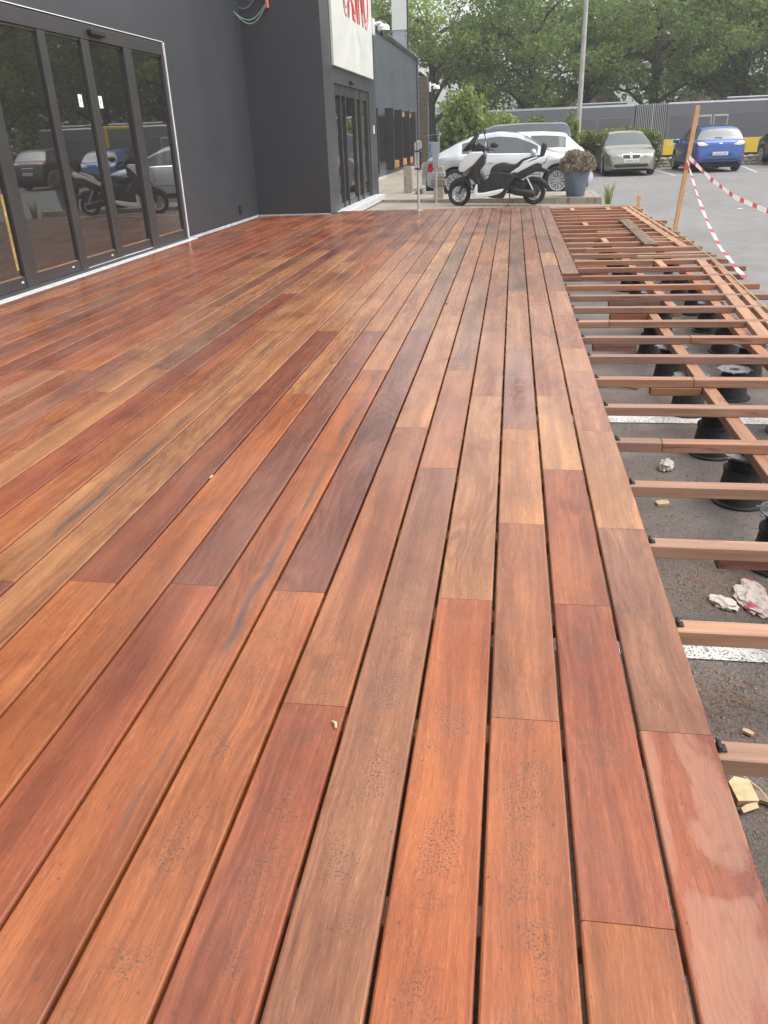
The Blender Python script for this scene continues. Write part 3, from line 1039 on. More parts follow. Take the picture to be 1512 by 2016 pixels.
p2 = empty('barrier_post', (-1.67, 18.80, -.176))
tag(p2, 'steel post with a flat grey box head standing near the scooter', 'post')
MB().lathe([(.0, 0), (.021, 0), (.021, .75), (.0, .75)], 14, cap=False).build('pole', STEEL, p2, 40)
MB().lathe([(.06, 0), (.06, .008), (.02, .012)], 16).build('foot_plate', STEEL, p2, 40)
MB().cbox(-.075, .055, -.04, .04, .73, 1.24, .006).build('box_head', plain('matt_grey_metal', (.30, .31, .31), .5, metal=.2), p2)
for k in range(3):
    MB().cbox(-.06, .03, -.03, .03, 1.243 + k * .016, 1.253 + k * .016, .003).build('rib', BLACKP, p2)
MB().tube([(.075, 0, .95), (.075, 0, 1.33), (.06, 0, 1.40), (.075, 0, 1.46), (.09, 0, 1.40), (.078, 0, 1.33)], .006, 6).build('eye_rod', STEEL, p2, 50)
MB().tube([(.07, 0, 1.40), (-.25, .5, 1.37)], .005, 6).build('tie_wire', STEEL, p2)


def bollard(loc, h, wd, label):
    t = empty('stone_bollard', loc)
    tag(t, label, 'bollard', 'bollards along the walkway')
    MB().prism([(-wd / 2, 0), (wd / 2, 0), (wd / 2 * .95, h - .03), (wd / 2 * .85, h), (-wd / 2 * .85, h), (-wd / 2 * .95, h - .03)], -wd / 2, wd / 2).build('shaft', CONC, t)
    MB().cbox(-wd * .36, wd * .36, -wd * .36, wd * .36, h + .0005, h + .012, .005).build('top_pad', CONC, t)


bollard((-2.62, 21.5, -.098), .60, .21, 'square beige stone bollard on the walkway, nearer of the two')
bollard((-2.62, 26.0, -.098), .56, .21, 'square beige stone bollard farther along the walkway kerb')
b3 = empty('wrapped_bollard', (-1.66, 19.32, -.098))
tag(b3, 'grey bollard wrapped with two wide bands behind the box headed post', 'bollard')
MB().prism([(-.11, 0), (.11, 0), (.105, .62), (.09, .66), (-.09, .66), (-.105, .62)], -.11, .11).build('shaft', CONC, b3)
for z0, z1, wd in ((.26, .40, .16), (.44, .55, .145)):
    MB().cbox(-wd, wd, -.125, .125, z0, z1, .01).build('band', GREYW if z0 < .3 else GREYP, b3)

# ------------------------------------------------------------------ foliage builders
def leaf_mesh(name, clumps, size, seed, squash=1.0, stick=0.0, aspect=.6):
    """clumps: list of (centre, radii, count, tint)"""
    r = np.random.default_rng(seed)
    P, TT = [], []
    for c, rad, n, ti in clumps:
        d = r.normal(size=(n, 3))
        d /= np.linalg.norm(d, axis=1)[:, None]
        q = r.uniform(.25, 1.0, n) ** .5
        P.append(np.array(c) + d * q[:, None] * np.array(rad))
        TT.append(np.clip(ti + r.normal(0, .22, n), 0, 1))
    P = np.concatenate(P)
    TT = np.concatenate(TT)
    n = len(P)
    a = r.normal(size=(n, 3)); a[:, 2] *= .6
    if stick: a[:, 2] = np.abs(a[:, 2]) + stick
    a /= np.linalg.norm(a, axis=1)[:, None]
    b = np.cross(a, r.normal(size=(n, 3)))
    b /= np.linalg.norm(b, axis=1)[:, None]
    s = r.uniform(size[0], size[1], n)[:, None]
    nrm = np.cross(a, b)
    v = np.empty((n, 4, 3))
    v[:, 0] = P - a * s * .5
    v[:, 1] = P + b * s * aspect * .5 + nrm * s * .08
    v[:, 2] = P + a * s * .5
    v[:, 3] = P - b * s * aspect * .5 + nrm * s * .08
    me = bpy.data.meshes.new(name)
    me.vertices.add(n * 4)
    me.vertices.foreach_set('co', v.reshape(-1))
    me.loops.add(n * 4)
    me.loops.foreach_set('vertex_index', np.arange(n * 4, dtype=np.int32))
    me.polygons.add(n)
    me.polygons.foreach_set('loop_start', np.arange(0, n * 4, 4, dtype=np.int32))
    me.polygons.foreach_set('loop_total', np.full(n, 4, dtype=np.int32))
    at = me.attributes.new('tint', 'FLOAT', 'FACE')
    at.data.foreach_set('value', TT.astype(np.float32))
    me.update()
    me.validate()
    return me


def make_tree(name, seed, h=11.0, low=3.0, spread=4.2, nl=300, ncl=56, fork=False, leaf=(.13, .27)):
    r = random.Random(seed)
    t = empty(name)
    mb = MB()
    top = Vector((r.uniform(-.5, .5), r.uniform(-.5, .5), h * .72))
    path = [Vector((0, 0, -.3)), Vector((.02, 0, .6)), Vector((r.uniform(-.2, .2), 0, low * .8)), Vector((r.uniform(-.3, .3), r.uniform(-.2, .2), h * .45)), top]
    mb.tube(path, [.40, .30, .26, .19, .06], 10)
    clumps = []
    tips = []
    for i in range(10):
        z0 = low * .65 + (h * .62 - low * .65) * i / 9
        a = i * 2.4 + r.uniform(-.4, .4)
        L = spread * (1.0 - .35 * i / 9) * r.uniform(.7, 1.05)
        s0 = Vector((0, 0, z0))
        e = s0 + Vector((math.cos(a) * L, math.sin(a) * L, L * r.uniform(.25, .6)))
        m_ = s0.lerp(e, .5) + Vector((0, 0, L * .14)) + Vector((r.uniform(-.2, .2), r.uniform(-.2, .2), 0))
        mb.tube([s0, s0.lerp(m_, .5) + Vector((0, 0, .1)), m_, e], [.15, .11, .08, .03], 7)
        for k in range(3):
            s1 = m_.lerp(e, k / 3)
            e1 = s1 + Vector((r.uniform(-1, 1), r.uniform(-1, 1), r.uniform(-.2, 1))).normalized() * L * .45
            mb.tube([s1, s1.lerp(e1, .5) + Vector((0, 0, .08)), e1], [.05, .035, .012], 5)
            tips.append(e1)
        tips.append(e)
    for k in range(ncl):
        if k < len(tips): c = tips[k]
        else:
            d = Vector((r.gauss(0, 1), r.gauss(0, 1), r.gauss(0, 1))).normalized()
            c = Vector((d.x * spread * .85, d.y * spread * .85, (h + low) / 2 + .4 + d.z * (h - low) * .46))
        q = r.uniform(.65, 1.25)
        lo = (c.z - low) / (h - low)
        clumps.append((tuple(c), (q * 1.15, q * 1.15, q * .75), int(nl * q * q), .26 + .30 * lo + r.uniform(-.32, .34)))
    mb.build('trunk', TRUNK, t, 50)
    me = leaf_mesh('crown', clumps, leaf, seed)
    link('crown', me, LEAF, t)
    return t


tA = make_tree('broadleaf_tree', 3, 11.5, 3.4, 4.4)
tB = make_tree('broadleaf_tree', 5, 12.5, 3.2, 4.8, 270)
tC = make_tree('broadleaf_tree', 9, 11.0, 2.6, 4.6, 320)
TREES = [(tA, -4.9, 52.5, .3, 1.0, 'tall tree with a dark trunk right beside the far building corner'),
         (tB, .85, 51.5, 1.2, .95, 'broad green tree behind the shrubs, left of the lamp post'),
         (tC, 4.3, 57, 2.1, 1.05, 'dark trunked tree standing behind the tall lamp post'),
         (tA, 7.8, 53, 4.0, 1.0, 'green tree behind the bus, right of the lamp post'),
         (tC, 12.2, 52, .9, 1.0, 'large dense tree over the bus behind the blue car'),
         (tB, 16.8, 53, 2.7, 1.0, 'dense tree at the right edge above the bus'),
         (tB, -11.5, 57, 3.3, 1.1, 'tree rising behind the roof of the dark building'),
         (tA, -1.9, 60, 5.0, .95, 'slender crowned tree standing farther back in the gap by the corner'),
         (tC, 10.5, 63, 4.4, 1.15, 'tall tree in the second row behind the bus'),
         (tB, 21.5, 49, 5.6, 1.0, 'green tree beyond the right edge of the car park'),
         (tA, 26, 45, 1.5, 1.0, 'green tree standing along the right side of the car park'),
         (tC, 30, 39, 2.5, 1.0, 'leafy tree near the right hand boundary of the car park'),
         (tB, 33, 32, 3.9, 1.0, 'leafy tree opposite the glass doors across the car park'),
         (tA, 35, 25, .4, 1.0, 'leafy tree at the open end of the car park'),
         (tC, 36, 17, 5.2, 1.0, 'broad tree across the asphalt facing the deck')]
seen = set()
for (pr, x, y, rz, s, lb) in TREES:
    o = pr if id(pr) not in seen else copy_tree(pr)
    seen.add(id(pr))
    o.location = (x, y, -.5)
    o.rotation_euler = (0, 0, rz)
    o.scale = (s, s, s)
    tag(o, lb, 'tree', 'trees round the car park')

# far wood behind everything on the right
r_ = random.Random(4)
cl = []
for k in range(150):
    x = r_.uniform(15, 66)
    cl.append(((x, 76 + r_.uniform(-4, 4) - max(0, x - 20) * .55, r_.uniform(0, 9)), (2.6, 1.6, 2.0), 120, .25 + r_.uniform(-.2, .25)))
tag(link('distant_wood', leaf_mesh('distant_wood', cl, (.5, .9), 8), LEAF), 'dense dark green wood far behind the bus', 'wood', kind='stuff')
cl = []
for k in range(46):
    x = r_.uniform(-26, 6)
    cl.append(((x, 92 + r_.uniform(-4, 4), r_.uniform(-.5, 3.0)), (2.6, 1.6, 1.5), 90, .2 + r_.uniform(-.2, .2)))
tag(link('distant_scrub', leaf_mesh('distant_scrub', cl, (.5, .9), 9), LEAF), 'low distant scrub seen under the tree crowns', 'scrub', kind='stuff')


def shrub(name, loc, rad, n, mat, label, seed, size=(.10, .2), stick=0.0, group=None, tint=.5):
    r = random.Random(seed)
    t = empty(name, loc)
    tag(t, label, 'shrub', group)
    cl = []
    for k in range(n):
        d = Vector((r.gauss(0, 1), r.gauss(0, 1), abs(r.gauss(0, 1)))).normalized()
        c = (d.x * rad[0] * .75, d.y * rad[1] * .75, rad[2] * .22 + d.z * rad[2] * .68)
        q = r.uniform(.2, .36)
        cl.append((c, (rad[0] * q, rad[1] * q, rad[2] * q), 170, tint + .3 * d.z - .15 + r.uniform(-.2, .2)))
    mb = MB()
    for k in range(7):
        a = k * .9
        mb.tube([(0, 0, -.02), (math.cos(a) * rad[0] * .25, math.sin(a) * rad[1] * .25, rad[2] * .4), (math.cos(a) * rad[0] * .6, math.sin(a) * rad[1] * .6, rad[2] * .8)], [.035, .025, .01], 6)
    mb.build('stem', TRUNK, t)
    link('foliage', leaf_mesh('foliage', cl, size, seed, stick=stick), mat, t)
    return t


shrub('flowering_shrub', (-1.75, 32.4, gz(-1.7, 32.4)), (1.15, 1.0, 2.75), 34, LEAFB, 'tall loose green shrub behind the scooter, leftmost of the bushes', 21, stick=.6)
shrub('flowering_shrub', (-.45, 33.2, gz(-.4, 33)), (1.15, 1.0, 1.95), 34, LEAFB, 'feathery green shrub above the silver coupe', 22, stick=.5)
shrub('flowering_shrub', (.75, 33.6, gz(.7, 33)), (.95, .8, 1.85), 24, LEAFH, 'low rounded green shrub behind the dark van', 23)
shrub('young_shrub', (2.05, 33.4, gz(2, 33)), (.38, .38, 2.1), 9, LEAFB, 'thin young shrub poking up right of the dark van', 24, stick=.8)
# clipped hedge
hg = empty('clipped_hedge', (3.95, 36.0, gz(3.9, 36)))
tag(hg, 'clipped hedge with bright green top behind the beige sedan', 'hedge')
cl = []
for i in range(14):
    for j in range(3):
        for k in range(5):
            x, y, z = -1.55 + i * .24, -.5 + j * .5, .15 + k * .30
            if abs(x) > 1.2 and k == 4: z -= .12
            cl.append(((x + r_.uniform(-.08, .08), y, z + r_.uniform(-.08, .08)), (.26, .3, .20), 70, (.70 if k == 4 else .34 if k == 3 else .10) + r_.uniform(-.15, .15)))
link('foliage', leaf_mesh('foliage', cl, (.07, .14), 31), LEAFH, hg)
mb = MB()
for i in range(9):
    mb.tube([(-1.5 + i * .38, 0, -.05), (-1.5 + i * .38 + r_.uniform(-.1, .1), r_.uniform(-.2, .2), 1.2)], [.035, .015], 6)
mb.build('stem', TRUNK, hg)

# potted shrub by the scooter
pt = empty('potted_shrub', (1.34, 18.78, -.094))
tag(pt, 'round blue grey planter with a dry brownish shrub beside the scooter', 'planter')
MB().lathe([(.0, .0), (.175, .0), (.19, .015), (.245, .30), (.285, .49), (.300, .50), (.300, .53), (.268, .53), (.262, .47), (.0, .47)], 36, cap=False).build('pot', plain('blue_grey_glaze', (.115, .145, .185), .45, var=.25, vs=5, bump=.1), pt, 40)
MB().lathe([(.0, .475), (.26, .475), (.26, .480), (0, .49)], 24, cap=False).build('soil', SOIL, pt)
cl = []
for k in range(44):
    d = Vector((r_.gauss(0, 1), r_.gauss(0, 1), abs(r_.gauss(0, 1)))).normalized()
    cl.append(((d.x * .29, d.y * .29, .56 + d.z * .27), (.12, .12, .12), 190, .45 + r_.uniform(-.2, .3)))
link('foliage', leaf_mesh('foliage', cl, (.05, .11), 41, stick=.5, aspect=.22), LEAFD, pt)

# grass tuft at the kerb corner
gt = empty('grass_tuft', (1.98, 18.25, gz(1.98, 18.25)))
tag(gt, 'tuft of tall grass at the kerb corner by the planter', 'grass tuft')
vs, fs, ti = [], [], []
for k in range(46):
    a, q = r_.uniform(0, 6.3), r_.uniform(0, .06)
    bx, by, hh = math.cos(a) * q, math.sin(a) * q, r_.uniform(.20, .52)
    lx, ly = math.cos(a) * hh * r_.uniform(.05, .35), math.sin(a) * hh * .2
    b = len(vs)
    vs += [(bx - .006, by, 0), (bx + .006, by, 0), (bx + lx * .4 + .005, by + ly * .4, hh * .6), (bx + lx * .4 - .005, by + ly * .4, hh * .6), (bx + lx, by + ly, hh)]
    fs += [(b, b + 1, b + 2, b + 3), (b + 3, b + 2, b + 4)]
    ti += [r_.random()] * 2
me = bpy.data.meshes.new('blades')
me.from_pydata(vs, [], fs)
at = me.attributes.new('tint', 'FLOAT', 'FACE')
at.data.foreach_set('value', ti)
link('blades', me, GRASSM, gt)

# bare earth mound and rubble behind the bus
def heap(name, cx, cy, rx, ry, h, mat, label, seed, z0=-.6):
    r = random.Random(seed)
    n, m_ = 40, 18
    ph = [r.uniform(0, 6) for _ in range(6)]
    vs, fs = [], []
    for j in range(m_ + 1):
        for i in range(n):
            a = 2 * PI * i / n
            q = j / m_
            ro = 1 + .14 * math.sin(3 * a + ph[0]) + .08 * math.sin(7 * a + ph[1])
            z = h * (1 - q) ** 1.25 * (1 + .12 * math.sin(5 * a + ph[2] + 6 * q) + .08 * math.sin(9 * a + 11 * q + ph[3]))
            vs.append((rx * q * ro * math.cos(a), ry * q * ro * math.sin(a), z))
    for j in range(m_):
        for i in range(n):
            k = (i + 1) % n
            fs.append((j * n + i, j * n + k, (j + 1) * n + k, (j + 1) * n + i))
    o = MB().add(vs, fs).build(name, mat, None, 60, loc=(cx, cy, z0))
    tag(o, label, kind='structure')


heap('earth_mound', 5.0, 66, 9.5, 6, 4.6, MOUND, 'mound of bare brown earth behind the bus', 3)
heap('earth_mound', 13, 68, 9, 6, 3.6, MOUND, 'second bare earth mound behind the right hand trees', 4)
heap('earth_mound', -7.2, 54, 4.2, 4, 2.0, MOUND, 'low earth slope beside the far corner of the building', 5)
for k, (x, z) in enumerate([(1.7, 3.0), (2.3, 2.75), (.9, 2.5), (3.0, 3.2)]):
    bm = bmesh.new()
    bmesh.ops.create_icosphere(bm, subdivisions=2, radius=.55)
    for q in bm.verts: q.co = Vector((q.co.x * 1.3, q.co.y, q.co.z * .6)) * r_.uniform(.8, 1.15)
    me = bpy.data.meshes.new('rubble_block')
    bm.to_mesh(me); bm.free()
    o = link('rubble_block', me, RUBBLE, None, (x, 61.5, z - .25), (r_.uniform(-.4, .4), r_.uniform(-.4, .4), r_.uniform(0, 3)))
    tag(o, 'pale lump of broken concrete on the earth mound between the trunks', 'rubble', 'rubble on the earth mound')
# distant hill
vs, fs = [], []
n = 60
for i in range(n + 1):
    x = -260 + 620 * i / n
    hh = 15 + 5 * math.sin(i * .22 + .6) + 2 * math.sin(i * .71)
    vs += [(x, 260, -2), (x, 285, hh * .75), (x, 320, hh)]
for i in range(n):
    for k in range(2):
        b = i * 3 + k
        fs.append((b, b + 3, b + 4, b + 1))
me = bpy.data.meshes.new('hill')
me.from_pydata(vs, [], fs)
shade(me, 80)
tag(link('hill', me, plain('hazy_hill_woods', (.13, .17, .15), .95, var=.25, vs=.05)), kind='structure', label='low wooded hill on the horizon')

# ------------------------------------------------------------------ lamp post
lp = empty('lamp_post', (3.17, 45.2, gz(3.2, 45)))
tag(lp, 'tall slim concrete lamp post between the trees behind the dark van', 'lamp post')
MB().lathe([(.14, 0), (.13, .4), (.115, 5), (.085, 10.2), (.0, 10.25)], 14).build('pole', plain('lamp_post_concrete', (.38, .36, .33), .75, var=.2, vs=3), lp, 40)
MB().tube([(0, 0, 10.1), (0, -.4, 10.5), (0, -1.6, 10.7)], [.05, .04, .035], 8).build('arm', STEEL, lp, 50)
hd = MB().cbox(-.14, .14, -2.2, -1.5, 10.62, 10.76, .04).build('lamp_head', GREYP, lp)
MB().cbox(-.10, .10, -2.12, -1.58, 10.595, 10.6195, .01).build('lens', LAMPC, hd)

# ------------------------------------------------------------------ low rubble wall
rw = empty('stone_wall', (8.0, 37.2, gz(8, 37.2)))
tag(rw, 'low rough stone retaining wall behind the parked cars', 'wall')
MB().box(-4.2, 8, .03, .30, -.2, .36).build('core', CONC, rw)
stm = []
for k in range(4):
    bm = bmesh.new()
    bmesh.ops.create_icosphere(bm, subdivisions=1, radius=.5)
    rr = random.Random(k)
    for q in bm.verts: q.co = Vector((q.co.x, q.co.y, q.co.z)) * rr.uniform(.85, 1.15)
    me = bpy.data.meshes.new('stone')
    bm.to_mesh(me); bm.free()
    me.materials.append(CONC if k % 2 else RUBBLE)
    stm.append(me)
for rowi in range(3):
    x = -4.2
    while x < 7.9:
        wd = r_.uniform(.20, .42)
        o = link('stone', random.choice(stm), None, rw, (x + wd / 2, .04, .06 + rowi * .13), (r_.uniform(-.2, .2), 0, r_.uniform(-.2, .2)))
        o.scale = (wd, .18, .15)
        x += wd * .98

# ------------------------------------------------------------------ vehicles
def curve(keys, xs, sm=.05):
    """piecewise linear keys, softened"""
    k = np.array(sorted(keys), float)
    fx = np.arange(k[0, 0] - .5, k[-1, 0] + .5, .01)
    fz = np.interp(fx, k[:, 0], k[:, 1])
    n = max(1, int(sm / .01))
    ker = np.hanning(2 * n + 3)[1:-1]
    ker /= ker.sum()
    fz = np.convolve(np.pad(fz, n, mode='edge'), ker, mode='valid')
    return np.interp(xs, fx, fz)


def decal(bvh, poly, view, off=.006, mesh_name='decal', step=.06, thick=.0):
    """conforming patch: outline in the view plane cast onto the body"""
    poly = [Vector(p) for p in poly]
    xs = [p.x for p in poly]; zs = [p.y for p in poly]
    pts = []
    nP = len(poly)
    for i in range(nP):
        a, b = poly[i], poly[(i + 1) % nP]
        m_ = max(1, int((b - a).length / step))
        pts += [a.lerp(b, k / m_) for k in range(m_)]
    nb = len(pts)
    edges = [(i, (i + 1) % nb) for i in range(nb)]
    x = min(xs) + step / 2
    while x < max(xs):
        z = min(zs) + step / 2
        while z < max(zs):
            pts.append(Vector((x, z)))
            z += step
        x += step
    vo, eo, fo, _, _, _ = delaunay_2d_cdt(pts, edges, [list(range(nb))], 1, 1e-5)
    V, ok = [], []
    for p in vo:
        if view == 'front': o, d = Vector((6, p.x, p.y)), Vector((-1, 0, 0))
        elif view == 'rear': o, d = Vector((-6, p.x, p.y)), Vector((1, 0, 0))
        elif view == 'left': o, d = Vector((p.x, 4, p.y)), Vector((0, -1, 0))
        elif view == 'right': o, d = Vector((p.x, -4, p.y)), Vector((0, 1, 0))
        else: o, d = Vector((p.x, p.y, 5)), Vector((0, 0, -1))
        loc, nrm, idx, dist = bvh.ray_cast(o, d)
        if loc is None: V.append((0, 0, 0)); ok.append(False)
        else: V.append(loc - d * off); ok.append(True)
    F = [f for f in fo if all(ok[i] for i in f)]
    me = bpy.data.meshes.new(mesh_name)
    me.from_pydata([tuple(v) for v in V], [], F)
    bm = bmesh.new(); bm.from_mesh(me)
    bmesh.ops.delete(bm, geom=[v for v in bm.verts if not v.link_faces], context='VERTS')
    bmesh.ops.recalc_face_normals(bm, faces=bm.faces[:])
    bm.to_mesh(me); bm.free()
    shade(me, 60)
    return me


_wh = {}


def wheel_meshes(r, wd, spokes, rim_r):
    key = (r, wd, spokes, rim_r)
    if key in _wh: return _wh[key]
    Rx = Matrix.Rotation(-PI / 2, 4, 'X')     # axle along y, outer face at +y
    h = wd / 2
    ty = MB().lathe([(rim_r - .01, -h + .02), (rim_r + .01, -h), (r - .03, -h), (r, -h + .035), (r, h - .035), (r - .03, h), (rim_r + .01, h), (rim_r - .01, h - .02)], 32, Rx, cap=False).mesh('wheel', 35)
    rm = MB()
    rm.lathe([(rim_r, h - .012), (rim_r - .004, h - .004), (rim_r - .022, h - .008), (rim_r - .026, h - .04), (rim_r - .03, 0)], 32, Rx, cap=False)
    for k in range(spokes):
        a = 2 * PI * k / spokes
        for da in (-.09, .09):
            m_ = Matrix.Rotation(a, 4, 'Y')
            w0, w1 = .013, .020
            x1 = rim_r - .015
            rm.add([(-w0 + da * .25, h - .03, .03), (w0 + da * .25, h - .03, .03), (w1 + da * x1 * 1.6, h - .012, x1), (-w1 + da * x1 * 1.6, h - .012, x1),
                    (-w0 + da * .25, h - .06, .03), (w0 + da * .25, h - .06, .03), (w1 + da * x1 * 1.6, h - .045, x1), (-w1 + da * x1 * 1.6, h - .045, x1)],
                   [(0, 1, 2, 3), (4, 7, 6, 5), (0, 4, 5, 1), (1, 5, 6, 2), (2, 6, 7, 3), (3, 7, 4, 0)], m_)
    rm.lathe([(.0, h - .018), (.05, h - .02), (.055, h - .06)], 16, Rx, cap=False)
    rim = rm.mesh('rim', 30)
    bk = MB().lathe([(.0, h - .09), (rim_r - .02, h - .09), (rim_r - .02, h - .10), (.0, h - .10)], 24, Rx, cap=False).mesh('brake_disc')
    _wh[key] = (ty, rim, bk)
    return _wh[key]


def make_car(name, label, cat, loc, heading, sp, paint_mat, group=None):
    """local frame: +x forward, y left, z up; heading = angle of +x in the world"""
    t = empty(name, loc, heading)
    tag(t, label, cat, group)
    L, W = sp['L'], sp['W']
    hL = L / 2
    win = sp['side'] + [sp['ws'], sp['rw']]
    xs = sorted(set([round(v, 4) for v in np.linspace(-hL, hL, 104)] + [round(hL - d, 4) for d in (.004, .012, .025, .05)] + [round(-hL + d, 4) for d in (.004, .012, .025, .05)] + [round(v, 4) for pr in win for v in pr]))
    xs = np.array(xs)
    zt = curve(sp['top'], xs, sp.get('sm', .06))
    belt = curve(sp['belt'], xs, .05)
    wk = curve(sp['wid'], xs, .06) * W / 2
    wrf = curve(sp['roofw'], xs, .1) * W / 2
    low = curve(sp['low'], xs, .03)
    R = sp['wr'] + .055
    for xw in (sp['xf'], sp['xr']):
        dx = np.abs(xs - xw)
        arch = np.where(dx < R, sp['wr'] + np.sqrt(np.maximum(0, R * R - dx * dx)), 0)
        low = np.maximum(low, arch)
    zb = np.minimum(belt, zt - .045)
    low = np.minimum(low, zb - .08)
    s = np.clip((zt - zb - .05) / .38, 0, 1)
    rings = []
    for i in range(len(xs)):
        w_, a = wk[i], s[i]
        wr = w_ * .91 * (1 - a) + wrf[i] * a
        zr = zt[i] - (.028 * (1 - a) + .055 * a)
        dz = zb[i] - low[i]
        half = [(w_ - .16, low[i] + .012), (w_ - .035, low[i] - .002), (w_ - .012, low[i] + .03), (w_ * (1.0), low[i] + dz * .42), (w_ * .998, low[i] + dz * .62), (w_ * .985, low[i] + dz * .80), (w_ * .962, zb[i]),
                (w_ * .950 + (wr - w_ * .950) * .07, zb[i] + (zr - zb[i]) * .07), (w_ * .95 + (wr - w_ * .95) * .86, zb[i] + (zr - zb[i]) * .86), (wr, zr), (wr * .8, zr + (zt[i] - zr) * .62), (wr * .42, zr + (zt[i] - zr) * .93), (0, zt[i])]
        rings.append(half)
    n = len(xs)
    K = len(rings[0])
    vs = []
    for i in range(n):
        for (y, z) in rings[i]: vs.append((xs[i], y, z))
        for (y, z) in rings[i][:-1][::-1]: vs.append((xs[i], -y, z))
    KK = 2 * K - 1
    cls = {'body': [], 'windscreen': [], 'rear_window': []}
    sides = {}
    for i in range(n - 1):
        xm = (xs[i] + xs[i + 1]) / 2
        for k in range(KK - 1):
            kk = k if k < K - 1 else KK - 2 - k
            f = (i * KK + k, (i + 1) * KK + k, (i + 1) * KK + k + 1, i * KK + k + 1)
            dest = cls['body']
            if kk == 7:
                for q, (a, b) in enumerate(sp['side']):
                    if a < xm < b and s[i] > .12 and s[i + 1] > .12:
                        dest = sides.setdefault((q, k < K), [])
            elif kk >= 9:
                if sp['ws'][0] < xm < sp['ws'][1]: dest = cls['windscreen']
                elif sp['rw'][0] < xm < sp['rw'][1]: dest = cls['rear_window']
            dest.append(f)
    cap0 = list(range(KK))
    cap1 = [(n - 1) * KK + k for k in range(KK)]
    full = cls['body'] + cls['windscreen'] + cls['rear_window'] + [f for v in sides.values() for f in v] + [cap0, cap1]
    bvh = BVHTree.FromPolygons([Vector(v) for v in vs], full)

    def sub(nm, faces, mat, parent=t, inset=0.0):
        idx = sorted({i for f in faces for i in f})
        mp = {q: j for j, q in enumerate(idx)}
        me = bpy.data.meshes.new(nm)
        me.from_pydata([vs[i] for i in idx], [], [[mp[i] for i in f] for f in faces])
        bm = bmesh.new(); bm.from_mesh(me)
        bmesh.ops.recalc_face_normals(bm, faces=bm.faces[:])
        bm.to_mesh(me); bm.free()
        shade(me, 38)
        return link(nm, me, mat, parent)

    body = sub('body', cls['body'] + [cap0, cap1], paint_mat)
    sub('windscreen', cls['windscreen'], CARGLASS)
    sub('rear_window', cls['rear_window'], CARGLASS)
    for k, v in sides.items(): sub('side_window', v, CARGLASS)
    MB().box(-hL + .12, hL - .12, -W / 2 + .20, W / 2 - .20, .16, .62).build('underbody', UNDER, t)
    for xw in (sp['xf'], sp['xr']):
        MB().box(xw - R - .03, xw + R + .03, -W / 2 + .14, W / 2 - .14, .30, sp['wr'] * 2 + .04).build('wheel_housing', UNDER, t)
    ty, rim, bk = wheel_meshes(sp['wr'], .215, sp.get('spokes', 8), sp['wr'] * .70)
    for xw in (sp['xf'], sp['xr']):
        for sd_ in (1, -1):
            wo = link('wheel', ty, RUBBER, t, (xw, sd_ * (W / 2 - .125), sp['wr']), (0, random.uniform(0, 1), 0 if sd_ > 0 else PI))
            link('rim', rim, sp.get('rimmat', ALLOY), wo)
            link('brake_disc', bk, UNDER, wo)
    # door mirrors
    mx, mz = sp['mirror']
    for sd_ in (1, -1):
        mb = MB()
        bm = bmesh.new()
        bmesh.ops.create_uvsphere(bm, u_segments=14, v_segments=8, radius=.5)
        mb.bm(bm, Matrix.Translation((mx, sd_ * (W / 2 + .085), mz)) @ Matrix.Diagonal((.14, .24, .16, 1)))
        mb.tube([(mx, sd_ * (W / 2 - .07), mz - .06), (mx, sd_ * (W / 2 + .03), mz - .04)], .025, 6)
        mb.build('door_mirror', paint_mat if not sp.get('mirrorblack') else BLACKP, t, 50)
    for nm, mat, view, poly, mir, off in sp['decals']:
        polys = [poly] + ([[(-y, z) for y, z in poly]] if mir and view in ('front', 'rear') else [])
        views = ['left', 'right'] if view == 'side' else [view]
        for p_ in polys:
            for v_ in views:
                me = decal(bvh, p_, v_, off, nm, sp.get('step', .06))
                link(nm, me, mat, t)
    # number plates
    for which, txt, z in sp.get('plates', []):
        o, d = (Vector((6, 0, z)), Vector((-1, 0, 0))) if which == 'front' else (Vector((-6, 0, z)), Vector((1, 0, 0)))
        hit = bvh.ray_cast(o, d)[0]
        sx = 1 if which == 'front' else -1
        px = hit.x + sx * .03
        pb = MB().cbox(min(px, px - sx * .03), max(px, px - sx * .03), -.26, .26, z - .055, z + .055, .004).build('number_plate', PLATE, t)
        tx = text_mesh('plate_text', txt, PLATEINK, pb, .075, .42, extrude=.001)
        tx.rotation_euler = (PI / 2, 0, PI / 2 if which == 'front' else -PI / 2)
        tx.location = (px + sx * .002, 0, z - .038)
    return t, bvh


def rect(x0, x1, z0, z1): return [(x0, z0), (x1, z0), (x1, z1), (x0, z1)]


